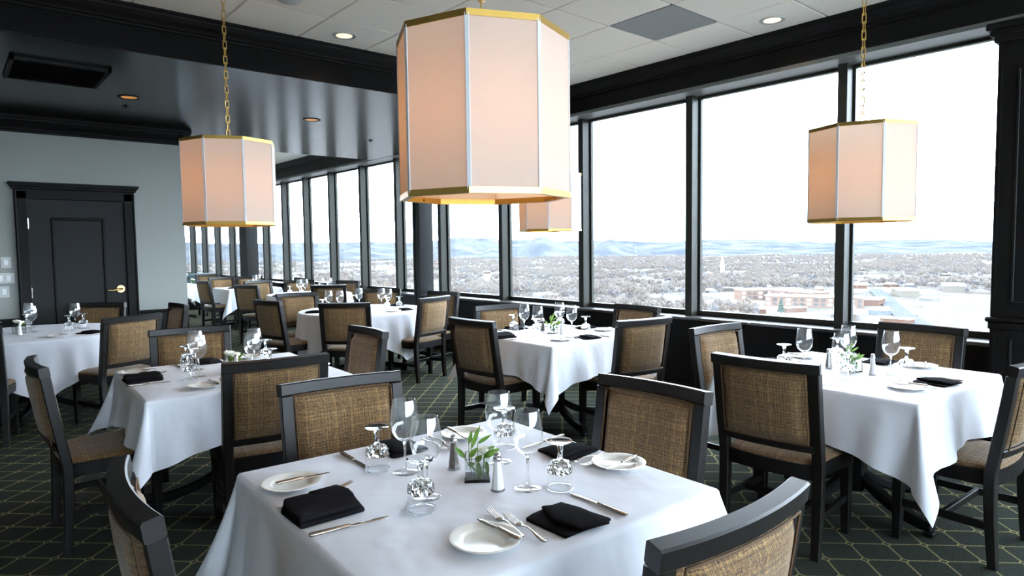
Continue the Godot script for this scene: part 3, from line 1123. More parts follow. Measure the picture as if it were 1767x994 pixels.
# strip of metal: stations [z, half width, height]; thickness th
func strip(s: SurfaceTool, st: Array, th: float, x := 0.0) -> void:
	var pts := []
	var rings := []
	for q in st:
		var w: float = q[1]
		var h: float = th / 2
		rings.append([Vector3(x - w, q[2], q[0]), Vector3(x - w * 0.6, q[2] + h, q[0]), Vector3(x + w * 0.6, q[2] + h, q[0]), Vector3(x + w, q[2], q[0]), Vector3(x + w * 0.6, q[2] - h, q[0]), Vector3(x - w * 0.6, q[2] - h, q[0])])
	s.set_smooth_group(1)
	for i in rings.size() - 1:
		for j in 6:
			var k := (j + 1) % 6
			# ring is clockwise seen from +z end; z increases along the strip
			quad(s, rings[i][k], rings[i][j], rings[i + 1][j], rings[i + 1][k])
	s.set_smooth_group(-1)
	for e in [0, rings.size() - 1]:
		var o := Vector3(x, st[e][2], st[1][0] if e == 0 else st[e - 1][0])
		for j in range(1, 5):
			otri(s, rings[e][0], rings[e][j], rings[e][j + 1], o)

func fork() -> Node3D:
	var t := Node3D.new()
	var h := sf()
	strip(h, [[-0.035, 0.0105, 0.006], [-0.027, 0.0115, 0.0045], [-0.018, 0.0085, 0.005], [-0.01, 0.004, 0.008], [0.01, 0.0028, 0.0115], [0.035, 0.0036, 0.0095], [0.065, 0.0066, 0.005], [0.083, 0.0085, 0.0042], [0.092, 0.0078, 0.005], [0.097, 0.0048, 0.006]], 0.0026)
	part("handle", done(h), M.steel, t)
	for k in 4:
		var s := sf()
		strip(s, [[-0.1, 0.0008, 0.0125], [-0.088, 0.0016, 0.0085], [-0.065, 0.0018, 0.0045], [-0.035, 0.0021, 0.0055]], 0.0018, -0.0084 + 0.0056 * k)
		part("tine", done(s), M.steel, t)
	return t

func knife(k: float) -> Node3D:
	var t := Node3D.new()
	var h := sf()
	strip(h, [[0.0, 0.0045, 0.0045], [0.004, 0.0058, 0.0045], [0.04 * k, 0.0068, 0.0045], [0.085 * k, 0.0085, 0.0048], [0.1 * k, 0.0088, 0.005], [0.108 * k, 0.005, 0.005]], 0.008)
	part("handle", done(h), M.steel, t)
	var b := sf()
	strip(b, [[-0.112 * k, 0.0015, 0.0022], [-0.105 * k, 0.006, 0.0022], [-0.085 * k, 0.0092, 0.0022], [-0.05 * k, 0.0092, 0.0024], [-0.01, 0.0075, 0.003], [0.002, 0.0052, 0.004]], 0.002)
	part("blade", done(b), M.steel, t)
	return t

# outline with the given corners, edges filled in and corners barely rounded
func outline(c: Array) -> PackedVector2Array:
	var o := PackedVector2Array()
	for k in c.size():
		var a := Vector2(c[k][0], c[k][1])
		var b := Vector2(c[(k + 1) % c.size()][0], c[(k + 1) % c.size()][1])
		var n := maxi(2, int((b - a).length() / 0.022))
		var r := 0.004 / (b - a).length()
		for i in n:
			o.append(a.lerp(b, lerpf(r, 1.0 - r, float(i) / (n - 1))))
	return o

func napkin(thick: bool) -> Node3D:
	var t := Node3D.new()
	if thick:
		# a wallet folded into a broad block, one end tucked under
		var c := [[0.101, -0.079], [0.093, 0.104], [0.037, 0.106], [-0.09, 0.072], [-0.074, -0.112], [0.064, -0.103]]
		var s := sf()
		pillow(s, outline(c), 0.0, 0.012, 0.002, 0.0035)
		part("folded_body", done(s), M.napkin, t)
		var f := sf()
		pillow(f, outline([[0.094, -0.08], [0.088, 0.085], [0.03, 0.094], [-0.075, 0.066], [-0.062, -0.108], [0.06, -0.098]]), 0.011, 0.027, 0.004, 0.005, func(q: Vector2) -> float: return 0.0035 * sin(q.x * 34.0 + q.y * 18.0))
		part("top_fold", done(f), M.napkin, t)
		var g := sf()
		pillow(g, outline([[0.088, -0.01], [0.083, 0.08], [0.03, 0.09], [-0.02, 0.079], [0.03, 0.0]]), 0.026, 0.033, 0.003, 0.003)
		part("tucked_end", done(g), M.napkin, t)
	else:
		var s := sf()
		pillow(s, outline([[-0.043, -0.078], [0.07, -0.075], [0.082, 0.098], [-0.087, 0.086], [-0.082, -0.066]]), 0.0, 0.008, 0.0015, 0.0028, func(q: Vector2) -> float: return 0.0015 * sin(q.x * 40.0))
		part("folded_body", done(s), M.napkin, t)
		var f := sf()
		pillow(f, outline([[-0.004, -0.084], [0.055, -0.048], [0.052, -0.02], [0.05, 0.12], [-0.044, 0.098], [-0.059, 0.017], [-0.027, -0.038]]), 0.007, 0.019, 0.004, 0.0045, func(q: Vector2) -> float: return 0.004 * sin(q.y * 30.0 + 0.9))
		part("top_fold", done(f), M.napkin, t)
	return t

func shaker(fill: Material) -> Node3D:
	var t := Node3D.new()
	part("body", turned([Vector2(0.0, 0.006), Vector2(0.019, 0.006), Vector2(0.0175, 0.02), Vector2(0.0145, 0.045), Vector2(0.0118, 0.075), Vector2(0.0102, 0.09), Vector2(0.0, 0.092)], 8, 0.0, 1), fill, t)
	part("glass_shell", turned([Vector2(0.0, 0.0), Vector2(0.0235, 0.0), Vector2(0.0248, 0.003), Vector2(0.0215, 0.009), Vector2(0.0186, 0.022), Vector2(0.0155, 0.046), Vector2(0.0127, 0.076), Vector2(0.011, 0.094)], 8, 0.0, 1), M.glass, t)
	part("cap", turned([Vector2(0.0118, 0.091), Vector2(0.0124, 0.093), Vector2(0.0124, 0.1), Vector2(0.0105, 0.103), Vector2(0.0112, 0.106), Vector2(0.0112, 0.11), Vector2(0.008, 0.116), Vector2(0.0, 0.1185)], 20), M.chrome, t)
	return t

func leaf_mesh(base: Vector3, tip: Vector3, w: float, side: Vector3, droop: float) -> ArrayMesh:
	var s := sf()
	s.set_smooth_group(1)
	var prev := []
	var d := tip - base
	for i in 9:
		var f := i / 8.0
		var c := base + d * f + Vector3(0, -droop * f * f, 0)
		var hw := w * pow(sin(PI * pow(f * 0.97 + 0.015, 0.8)), 0.9)
		var up := side.cross(d).normalized()
		var row := [c - side * hw + up * hw * 0.35, c, c + side * hw + up * hw * 0.35]
		if prev.size():
			for k in 2:
				quad(s, prev[k], prev[k + 1], row[k + 1], row[k])
		prev = row
	return done(s)

func rose(s: SurfaceTool, c: Vector3, r: float) -> void:
	var g := RandomNumberGenerator.new()
	g.seed = 77
	for ring in 4:
		var n: int = [3, 4, 5, 6][ring]
		for k in n:
			var an := TAU * k / n + ring * 0.7
			var open: float = [0.2, 0.42, 0.65, 0.95][ring]
			var prev := []
			for i in 6:
				var f := i / 5.0
				var row := []
				for j in 6:
					var u := j / 2.5 - 1.0
					var a2 := an + u * (TAU / n) * 0.62
					var rad := r * open * (0.35 + 0.75 * sin(f * 1.7)) * (1.0 - 0.06 * u * u)
					row.append(c + Vector3(cos(a2) * rad, r * (-0.55 + 1.15 * f * (1.0 - 0.22 * open) - 0.12 * u * u * f), sin(a2) * rad))
				if prev.size():
					s.set_smooth_group(1)
					for j in 5:
						quad(s, prev[j], row[j], row[j + 1], prev[j + 1])
				prev = row
	s.set_smooth_group(-1)

func vase(at: Vector3, label: String, kind: String, turn := 0.0, sd := 1) -> void:
	var t := thing("bud_vase", label, "vase", at, turn, "table vases")
	var s := sf()
	var h := 0.076
	var o := 0.04
	var i0 := 0.0365
	for k in 4:
		var b := Basis(Vector3.UP, k * PI / 2)
		quad(s, b * Vector3(-o, 0, o), b * Vector3(o, 0, o), b * Vector3(o, h, o), b * Vector3(-o, h, o))
		quad(s, b * Vector3(i0, 0.009, i0), b * Vector3(-i0, 0.009, i0), b * Vector3(-i0, h, i0), b * Vector3(i0, h, i0))
		quad(s, b * Vector3(-o, h, o), b * Vector3(o, h, o), b * Vector3(i0, h, i0), b * Vector3(-i0, h, i0))
	quad(s, Vector3(-i0, 0.009, i0), Vector3(i0, 0.009, i0), Vector3(i0, 0.009, -i0), Vector3(-i0, 0.009, -i0))
	quad(s, Vector3(-o, 0, -o), Vector3(o, 0, -o), Vector3(o, 0, o), Vector3(-o, 0, o))
	part("glass_block", done(s), M.crystal, t)
	part("water", bx(-0.0362, 0.0362, 0.0095, 0.043, -0.0362, 0.0362), M.glass, t)
	var r := RandomNumberGenerator.new()
	r.seed = sd
	var rt := Vector3(0.757, 0.0, 0.652).rotated(Vector3.UP, -turn)
	var fw := Vector3(-0.652, 0.0, 0.757).rotated(Vector3.UP, -turn)
	var leaves := []
	var k1 := 0.000313
	if kind == "greens":
		# [base across, base up, tip across, tip up, toward camera, half width]; offsets from the vase centre at mid height
		leaves = [[-60, 190, 30, 395, -10, 0.0095], [-122, 95, -210, 215, 20, 0.010], [-75, 105, 5, 205, 30, 0.011], [5, 240, 135, 300, -20, 0.008], [65, 100, 210, 185, 10, 0.013], [-15, 60, 50, 140, 40, 0.012], [10, 60, 20, -85, 45, 0.011], [90, 60, 95, -70, -20, 0.009], [-85, 240, -45, 345, -15, 0.009], [70, 130, 165, 195, -30, 0.010], [-90, 20, -20, 60, 30, 0.010]]
	else:
		for k in 9:
			var an := r.randf() * TAU
			var rad := r.randf_range(60, 150)
			leaves.append([cos(an) * 40.0, 90.0, cos(an) * rad * 1.4, r.randf_range(110, 230), sin(an) * rad, 0.012])
	var stems := sf()
	for q in leaves:
		var b: Vector3 = rt * q[0] * k1 + Vector3(0, 0.038 + q[1] * k1, 0) + fw * q[4] * k1 * 0.4
		var e: Vector3 = rt * q[2] * k1 * 1.1 + Vector3(0, 0.038 + q[3] * k1 * 1.12, 0) + fw * q[4] * k1 * 1.6
		var side := ((e - b).cross(fw + Vector3(0, 0.3, 0))).normalized()
		part("leaf", leaf_mesh(b, e, q[5] * 0.8, side, 0.004), M.leaf, t)
		var foot := Vector3(r.randf_range(-0.02, 0.02), 0.012, r.randf_range(-0.02, 0.02))
		tube(stems, [foot, Vector3(clampf(b.x, -0.03, 0.03), 0.05, clampf(b.z, -0.03, 0.03)), b], 0.0014, 5)
	part("stem", done(stems), M.stem, t)
	if kind == "greens":
		var bl := sf()
		rose(bl, rt * 0.024 + Vector3(0, 0.085, 0) - fw * 0.02, 0.024)
		part("blossom", done(bl), M.petal, t)
	elif kind == "roses":
		for q in [[-0.014, 0.112, 0.006], [0.024, 0.104, 0.014]]:
			var bl := sf()
			rose(bl, rt * q[0] + Vector3(0, q[1], 0) + fw * q[2], 0.03)
			part("blossom", done(bl), M.petal, t)

# places measured from the front table: offsets from its centre
const PLACES := {
	"near-left": {"wine": [-0.188, -0.001], "goblet": [-0.253, 0.068], "plate": [-0.448, -0.371], "napkin": [-0.455, -0.112, 90], "knife": [-0.457, 0.037, -97], "butter": [-0.417, -0.357, -94], "fork": [[-0.405, -0.243, -89], [-0.458, -0.209, -89]]},
	"far-left": {"wine": [-0.12, -0.232], "goblet": [-0.176, -0.315], "plate": [0.271, -0.44], "napkin": [-0.01, -0.45, 180], "knife": [-0.19, -0.455, 178], "butter": [0.235, -0.43, 170], "fork": [[0.155, -0.42, 176], [0.115, -0.40, 178]]},
	"far-right": {"wine": [0.175, -0.102], "goblet": [0.293, -0.215], "plate": [0.444, 0.199], "napkin": [0.435, -0.016, 270], "knife": [0.44, -0.16, 92], "butter": [0.43, 0.225, 96], "fork": [[0.385, 0.085, 84], [0.43, 0.125, 95]]},
	"near-right": {"wine": [0.078, 0.15], "goblet": [0.154, 0.213], "plate": [-0.247, 0.351], "napkin": [-0.003, 0.385, 0], "knife": [0.138, 0.38, -1], "butter": [-0.2, 0.344, -1], "fork": [[-0.143, 0.305, -12], [-0.126, 0.366, -10]]}}

func lay_place(where: String, centre: Vector3, on: String, jit: float) -> void:
	var p: Dictionary = PLACES[where]
	var j := func() -> float: return rng.randf_range(-jit, jit)
	var at := func(q: Array, up := 0.0) -> Vector3: return centre + Vector3(q[0] + j.call(), TOP + 0.0008 + up, q[1] + j.call())
	var say := "%s place of the %s" % [where, on]
	again(proto.wine, "wine_glass", "clear stemmed wine glass at the " + say, "wine glass", at.call(p.wine), 0.3, "wine glasses")
	again(proto.goblet, "water_goblet", "cut-glass goblet upside down at the " + say, "goblet", at.call(p.goblet), rng.randf(), "upturned goblets")
	var pp: Vector3 = at.call(p.plate)
	again(proto.plate, "bread_plate", "small ivory bread plate at the " + say, "plate", pp, 0.0, "bread plates")
	var off := Vector3(p.butter[0] - p.plate[0], 0.0162, p.butter[1] - p.plate[1])
	var bk := again(proto.butter, "butter_knife", "butter knife lying across the plate at the " + say, "knife", pp + off, deg_to_rad(p.butter[2] + rng.randf_range(-8, 8) * jit * 60), "butter knives")
	bk.rotation.z = 0.0
	var nk: Node3D = proto.napkin_thick if where == "near-left" else proto.napkin
	again(nk, "napkin", "folded black napkin at the " + say, "napkin", at.call(p.napkin), deg_to_rad(p.napkin[2] + rng.randf_range(-6, 6)), "black napkins")
	again(proto.knife, "dinner_knife", "dinner knife beside the napkin at the " + say, "knife", at.call(p.knife), deg_to_rad(p.knife[2]), "dinner knives")
	var c := 0
	for f in p.fork:
		var what: String = "outer fork" if c == 0 else "inner fork"
		again(proto.fork, "fork", what + " between plate and napkin at the " + say, "fork", at.call(f, 0.0002), deg_to_rad(f[2]), "forks")
		c += 1

func square_table(x: float, z: float, called: String, a: float, mid: float, end: float, sd: int, turn: float, greens: String, jit: float, places: Array, flap: float) -> void:
	var c := Vector3(x, 0, z)
	var skew := deg_to_rad(-3.0 if sd != 3 else 0.0)
	var tc := c + (Vector3(-0.015, 0, -0.035) if sd == 1 else Vector3.ZERO)
	again(make_table_once(false, a, turn), "dining_table", "dark pedestal table under the white cloth of the " + called, "table", tc, skew, "pedestal tables")
	solo("tablecloth", cloth(false, a, mid, end, sd, flap), M.linen, "white linen cloth draped over the " + called, "tablecloth", tc, skew, "square white tablecloths")
	for w in places:
		lay_place(w, c, called, jit)
	again(proto.pepper, "pepper_shaker", "grey pepper shaker with chrome cap on the " + called, "shaker", c + Vector3(0.018, TOP, -0.15), 0.3, "shakers")
	again(proto.salt, "salt_shaker", "white salt shaker with chrome cap on the " + called, "shaker", c + Vector3(0.001, TOP, 0.098), 0.1, "shakers")
	var what := {"greens": "square glass vase with green leaves on the ", "roses": "square glass vase with white roses on the "}
	vase(c + Vector3(0.018, TOP, -0.023), what[greens] + called, greens, 0.9 if sd == 1 else sd * 0.7, sd)

var spare := []
func make_table_once(round_top: bool, a: float, turn: float) -> Node3D:
	var t := make_table(round_top, a, turn)
	spare.append(t)
	return t

func round_table(x: float, z: float, called: String, a: float, mid: float, end: float, sd: int) -> void:
	var c := Vector3(x, 0, z)
	again(make_table_once(true, a, 0.4), "round_table", "dark round pedestal table under the cloth of the " + called, "table", c, 0, "round tables")
	solo("tablecloth", cloth(true, a, mid, end, sd), M.linen, "white cloth with pointed drops over the " + called, "tablecloth", c, 0, "round white tablecloths")

# [kind, x, z, turn, label]
func scatter(rows: Array) -> void:
	var names := {"wine": ["wine_glass", "wine glass", "wine glasses"], "goblet": ["water_goblet", "goblet", "upturned goblets"], "plate": ["bread_plate", "plate", "bread plates"], "napkin": ["napkin", "napkin", "black napkins"], "salt": ["salt_shaker", "shaker", "shakers"], "pepper": ["pepper_shaker", "shaker", "shakers"], "knife": ["dinner_knife", "knife", "dinner knives"]}
	for r in rows:
		var n: Array = names[r[0]]
		again(proto[r[0]], n[0], r[4], n[1], Vector3(r[1], TOP + 0.0008, r[2]), deg_to_rad(r[3]), n[2])

func tables() -> void:
	prepare_ware()
	var all := ["near-left", "near-right", "far-right", "far-left"]
	square_table(1.24, -1.62, "front table", 0.555, 0.27, 0.32, 1, 0.25, "greens", 0.0, all, 0.34)
	square_table(3.88, -1.55, "right-hand window table", 0.55, 0.25, 0.36, 4, 0.27, "greens", 0.012, all, 0.3)
	square_table(3.88, -3.98, "middle window table", 0.54, 0.25, 0.34, 3, 0.25, "greens", 0.012, all, 0.3)
	square_table(1.29, -4.12, "left-hand table", 0.55, 0.25, 0.33, 6, 0.25, "roses", 0.012, all, 0.34)
	round_table(0.62, -7.5, "round table by the door", 0.76, 0.26, 0.5, 5)
	round_table(3.82, -7.2, "mid-room round table", 0.76, 0.26, 0.52, 8)
	round_table(4.6, -10.5, "farther round table", 0.68, 0.25, 0.45, 9)
	var c := Vector3(4.5, 0, -13.2)
	again(make_table_once(false, 0.5, 0.25), "dining_table", "dark pedestal table under the far square table's cloth", "table", c, 0, "pedestal tables")
	solo("tablecloth", cloth(false, 0.5, 0.25, 0.4, 12), M.linen, "white cloth on the small far square table", "tablecloth", c, 0, "square white tablecloths")
	c = Vector3(3.75, 0, -15.85)
	again(make_table_once(false, 0.5, 0.25), "dining_table", "dark pedestal table under the most distant white cloth", "table", c, 0, "pedestal tables")
	solo("tablecloth", cloth(false, 0.5, 0.25, 0.42, 13), M.linen, "white cloth on the most distant table, beside the pale wall's edge", "tablecloth", c, 0, "square white tablecloths")
	var d := "round table by the door"
	var m := "mid-room round table"
	scatter([
		["wine", 0.62, -8.02, 0, "left one of two wine glasses behind the vase on the " + d], ["wine", 0.6, -7.55, 0, "wine glass right of the white flower on the " + d], ["wine", 0.95, -7.62, 0, "right-hand wine glass on the " + d], ["goblet", 0.58, -7.82, 0, "upturned goblet before the hinge side of the door on the " + d], ["goblet", 0.87, -7.38, 0, "upturned goblet nearest the bright chair on the " + d], ["goblet", 1.0, -7.5, 0, "upturned goblet at the right rim of the " + d],
		["wine", 0.27, -7.72, 0, "leftmost wine glass on the " + d + ", cut by the edge"], ["wine", 0.26, -7.32, 0, "wine glass at far left above a goblet on the " + d], ["goblet", 0.32, -7.12, 0, "upturned goblet at the left front of the " + d], ["salt", 0.49, -7.3, 0, "white salt shaker before the vase on the " + d], ["plate", 0.72, -6.98, 0, "bread plate at the near edge of the " + d], ["napkin", 0.98, -7.06, 40, "folded black napkin at the right of the " + d],
		["wine", 3.45, -7.35, 0, "left one of two wine glasses beside a chair back on the " + m], ["wine", 3.52, -7.2, 0, "right one of two wine glasses beside a chair back on the " + m], ["goblet", 3.33, -7.25, 0, "upturned goblet at the left of the " + m], ["wine", 3.9, -7.45, 0, "wine glass in the centre of the " + m], ["goblet", 3.88, -7.62, 0, "upturned goblet behind the central wine glass on the " + m], ["wine", 4.08, -7.22, 0, "taller looking wine glass at the right of the " + m], ["wine", 4.08, -7.05, 0, "rightmost wine glass on the " + m], ["goblet", 4.02, -6.98, 0, "upturned goblet below the right wine glasses on the " + m], ["goblet", 4.2, -7.0, 0, "upturned goblet nearest the bright-railed chair on the " + m],
		["napkin", 3.22, -7.3, 70, "folded black napkin at the left rim of the " + m], ["napkin", 4.12, -6.78, 10, "folded black napkin at the near right of the " + m], ["napkin", 4.36, -7.35, 100, "folded black napkin at the window side of the " + m], ["plate", 3.95, -6.72, 0, "bread plate at the near rim of the " + m],
		["wine", 4.42, -10.5, 0, "left one of two wine glasses on the farther round table"], ["wine", 4.5, -10.45, 0, "right one of two wine glasses on the farther round table"], ["goblet", 4.22, -10.4, 0, "upturned goblet at the left of the farther round table"], ["wine", 4.85, -10.6, 0, "wine glass farthest right on the farther round table"], ["wine", 4.95, -10.5, 0, "wine glass near the sill on the farther round table"], ["goblet", 4.33, -10.2, 0, "upturned goblet below the two wine glasses on the farther round table"], ["salt", 4.6, -10.2, 0, "white salt shaker on the farther round table"], ["napkin", 3.98, -10.3, 60, "folded black napkin at the left of the farther round table"],
		["wine", 4.62, -13.1, 0, "left wine glass on the small far square table"], ["wine", 4.72, -13.2, 0, "right wine glass on the small far square table"], ["goblet", 4.5, -13.05, 0, "upturned goblet on the small far square table"], ["napkin", 4.2, -13.15, 60, "folded black napkin on the small far square table"],
		["wine", 3.95, -15.8, 0, "left wine glass on the most distant table"], ["wine", 4.08, -15.9, 0, "right wine glass on the most distant table"], ["goblet", 3.9, -15.6, 0, "upturned goblet on the most distant table"], ["napkin", 3.6, -15.7, 60, "folded black napkin on the most distant table"]])
	vase(Vector3(0.5, TOP, -7.52), "square glass vase with white roses on the round table by the door", "roses", 0.3, 21)
	vase(Vector3(4.72, TOP, -10.35), "square glass vase with pale flowers on the farther round table", "roses", 0.3, 22)
	vase(Vector3(4.78, TOP, -13.05), "square glass vase with white roses on the small far square table", "roses", 0.3, 23)
	vase(Vector3(4.15, TOP, -15.6), "square glass vase with flowers on the most distant table", "roses", 0.3, 24)
	for k in ["wine", "goblet", "plate", "fork", "knife", "butter", "napkin", "napkin_thick", "pepper", "salt"]:
		proto[k].free()
	for t in spare:
		t.free()
	# green banquette at the end of the far room
	var b := thing("banquette", "dark green channelled banquette at the end of the far room", "bench", Vector3(4.9, 0, -18.2))
	part("base", bx(-0.55, 0.55, 0, 0.3, -0.3, 0.3, 0.01), M.black, b)
	part("seat", bx(-0.55, 0.55, 0.3, 0.46, -0.3, 0.3, 0.03), M.bench, b)
	for k in 3:
		part("back_channel", bx(-0.55, 0.55, 0.46 + 0.15 * k, 0.605 + 0.15 * k, -0.3, -0.14, 0.03), M.bench, b)

# ------------------------------------------------------------------ the town below the windows
const GY := -62.0

# direction: degrees from +x (out of the windows) towards -z
func out_there(deg: float, dist: float, y: float) -> Vector3:
	var a := deg_to_rad(deg)
	return Vector3(cos(a) * dist, y, -sin(a) * dist)

func tree_mesh(sd: int, h: float, spread: float, tufts: int) -> ArrayMesh:
	var r := RandomNumberGenerator.new()
	r.seed = sd
	var s := sf()
	tube(s, [Vector3(0, -0.5, 0), Vector3(0.1, h * 0.45, 0)], 0.35, 4, [1.0, 0.6])
	for k in tufts:
		var an := r.randf() * TAU
		var el := r.randf_range(-0.35, 1.5)
		var d := Vector3(cos(an) * cos(el), sin(el), sin(an) * cos(el))
		var rad := r.randf_range(0.45, 1.0)
		var c := Vector3(0, h * 0.55, 0) + Vector3(d.x * spread, d.y * h * 0.42, d.z * spread) * rad
		var g := (d + Vector3(r.randf_range(-0.6, 0.6), r.randf_range(0.0, 0.7), r.randf_range(-0.6, 0.6))).normalized()
		var sd2 := g.cross(Vector3(r.randf() - 0.5, r.randf() - 0.5, r.randf() - 0.5)).normalized()
		var l := r.randf_range(0.9, 2.2)
		var w := r.randf_range(0.25, 0.6)
		tri(s, c - sd2 * w, c + sd2 * w, c + g * l)
		tri(s, c - sd2.cross(g) * w, c + sd2.cross(g) * w, c - g * l * 0.7)
	return done(s)

func town() -> void:
	rng.seed = 42
	# snowy valley floor
	var ground := dull(Color.WHITE, 1.0, 0.0)
	ground.albedo_texture = ramp_tex(512, 0.012, 31, Color8(66, 63, 59), Color8(92, 91, 91), 5, 2.4)
	ground.uv1_triplanar = true
	ground.uv1_world_triplanar = true
	ground.uv1_scale = Vector3(0.0016, 0.0016, 0.0016)
	var s := sf()
	for i in 40:
		for k in 60:
			var x0 := 9.0 + 300.0 * i
			var z0 := 6000.0 - 300.0 * k
			quad(s, Vector3(x0, GY, z0), Vector3(x0 + 300, GY, z0), Vector3(x0 + 300, GY, z0 - 300), Vector3(x0, GY, z0 - 300))
	built_mesh("ground", done(s), ground, "snow-dusted valley floor far below the windows", "ground")
	# hills: a rolling surface with the ridges of the photograph's skyline
	var hill := dull(Color.WHITE, 1.0, 0.0)
	hill.albedo_texture = ramp_tex(512, 0.01, 32, Color8(46, 50, 56), Color8(68, 70, 72), 5, 2.8)
	hill.uv1_triplanar = true
	hill.uv1_world_triplanar = true
	hill.uv1_scale = Vector3(0.0007, 0.0016, 0.0007)
	var fn := FastNoiseLite.new()
	fn.seed = 7
	fn.frequency = 0.0011
	fn.fractal_octaves = 4
	# ridge heights above the floor by direction [deg, height at the far crest]
	var crest := [[0, 40], [12, 45], [16, 66], [20, 72], [24, 60], [28, 90], [32, 100], [36, 88], [40, 96], [44, 104], [46, 98], [48, 118], [50, 128], [52, 150], [54, 156], [56, 122], [58, 116], [62, 120], [66, 124], [70, 118], [76, 130], [85, 130]]
	# nearer bluffs [deg, dist, height, half width deg, depth]
	var bluffs := [[51.0, 4300, 58, 1.3, 500], [46.7, 4000, 122, 1.9, 600], [45.0, 4000, 80, 1.6, 500], [40.8, 4100, 110, 1.6, 500], [39.3, 4200, 62, 1.5, 500], [53.3, 5200, 140, 1.8, 600], [33.0, 4600, 48, 4.0, 500], [22.0, 4700, 42, 5.0, 500], [62.0, 4300, 70, 4.0, 600], [70.0, 4200, 74, 4.0, 600]]
	var na := 240
	var nr := 36
	var grid := []
	for i in na + 1:
		var deg := 90.0 * i / na
		var top := 0.0
		for k in crest.size() - 1:
			if deg >= crest[k][0] and deg <= crest[k + 1][0]:
				var f: float = (deg - crest[k][0]) / (crest[k + 1][0] - crest[k][0])
				top = lerpf(crest[k][1], crest[k + 1][1], f * f * (3.0 - 2.0 * f))
		var line := []
		for j in nr + 1:
			var d := 3200.0 + 4400.0 * j / nr
			var p := out_there(deg, d, 0)
			var y := top * smoothstep(4700.0, 6600.0, d)
			for b in bluffs:
				var u: float = (deg - b[0]) / b[3]
				var w: float = (d - b[1]) / b[4]
				y = maxf(y, b[2] * exp(-u * u) * exp(-w * w))
			y *= smoothstep(3250.0, 3700.0, d)
			y += fn.get_noise_2d(p.x, p.z) * 26.0 * smoothstep(3300.0, 4600.0, d)
			p.y = GY - 2.0 + maxf(y, -4.0)
			line.append(p)
		grid.append(line)
	var hs := sf()
	hs.set_smooth_group(1)
	for i in na:
		for j in nr:
			quad(hs, grid[i][j], grid[i][j + 1], grid[i + 1][j + 1], grid[i + 1][j])
	built_mesh("hills", done(hs), hill, "low snow-dusted blue-grey hills along the horizon", "hills")

	# thin winter haze over the valley
	var hz := FogVolume.new()
	hz.name = "valley_haze"
	hz.shape = RenderingServer.FOG_VOLUME_SHAPE_BOX
	hz.size = Vector3(9000, 220, 14000)
	hz.position = Vector3(6050, GY + 109, -3500)
	var hm := FogMaterial.new()
	hm.albedo = Color(0.93, 0.96, 1.0)
	hm.density = 0.0000028
	hz.material = hm
	add_child(hz)
	tag(hz, "thin pale winter haze over the valley outside", "haze", "", "stuff")

	# trees
	var bark := [dull(Color8(93, 89, 87), 1.0, 0.0), dull(Color8(96, 90, 85), 1.0, 0.0), dull(Color8(89, 88, 91), 1.0, 0.0), dull(Color8(95, 87, 82), 1.0, 0.0)]
	var kinds := []
	for k in 4:
		kinds.append(tree_mesh(100 + k, [11.0, 13.0, 9.0, 12.0][k], [4.2, 5.0, 3.8, 4.6][k], 90))
	var cover := FastNoiseLite.new()
	cover.seed = 3
	cover.frequency = 0.0035
	var lows := [[22.5, 620, 60, 16, 6, 0.4, "long low building with a white roof in the yards outside"], [21.8, 850, 44, 18, 7, 0.1, "white-roofed store building behind the yards outside"], [18.5, 900, 50, 20, 7, 0.5, "pale low warehouse beyond the open field outside"], [31.5, 560, 42, 16, 6, 0.9, "white-roofed low building in front of the brick school outside"], [20.5, 760, 36, 14, 6, 0.2, "small flat-roofed building near the road outside"], [15.5, 1000, 60, 24, 8, 0.3, "far pale warehouse by the right column outside"], [23.6, 540, 26, 8, 5, 0.5, "low white garage with a red end in the near yards outside"]]
	var spots := []
	var guard := 0
	while spots.size() < 15000 and guard < 200000:
		guard += 1
		var deg := rng.randf_range(8, 82)
		var d := 430.0 + 2900.0 * pow(rng.randf(), 1.25)
		var p := out_there(deg, d, GY)
		var c := cover.get_noise_2d(p.x, p.z)
		# open field and yards low on the right, river flats on the left
		if deg < 29 and d < 950:
			continue
		if deg < 19 and d < 900:
			continue
		if deg > 55 and c < 0.12:
			continue
		if deg > 35 and deg < 58 and d > 1100 and d < 1500 and c < 0.1 and deg > 50:
			continue
		if p.distance_to(Vector3(690, GY, -340)) < 150.0 and d < 900:
			continue
		if c < -0.12:
			continue
		if lows.any(func(q): return out_there(q[0], q[1], GY).distance_to(p) < q[2] * 0.5 + 12.0):
			continue
		spots.append([d, p])
	spots.sort_custom(func(a, b): return a[0] < b[0])
	var front := []
	var rest := []
	for q in spots:
		var free: bool = front.size() < 300
		if free:
			for o in front:
				if o[1].distance_to(q[1]) < 9.5:
					free = false
					break
		if free:
			front.append(q)
		elif front.size() >= 300 or rng.randf() < 0.5:
			rest.append(q)
	spots = front + rest
	for i in 300:
		var k := rng.randi() % 4
		var o := part(numbered("bare_tree"), kinds[k], bark[k], self, spots[i][1], Vector3(0, rng.randf() * TAU, 0))
		var f := rng.randf_range(0.75, 1.15)
		o.scale = Vector3(f, f, f)
		tag(o, "bare grey-brown winter tree among the houses of the town outside", "tree", "bare trees in the town outside")
	for k in 4:
		var mm := MultiMesh.new()
		mm.transform_format = MultiMesh.TRANSFORM_3D
		mm.mesh = kinds[k]
		var list := []
		for i in range(300, spots.size()):
			if i % 4 == k:
				list.append(spots[i][1])
		mm.instance_count = list.size()
		for i in list.size():
			var f := rng.randf_range(0.75, 1.25)
			mm.set_instance_transform(i, Transform3D(Basis(Vector3.UP, rng.randf() * TAU).scaled(Vector3(f, f, f)), list[i]))
		var o := MultiMeshInstance3D.new()
		o.name = numbered("bare_woodland")
		o.multimesh = mm
		o.material_override = bark[k]
		add_child(o, true)
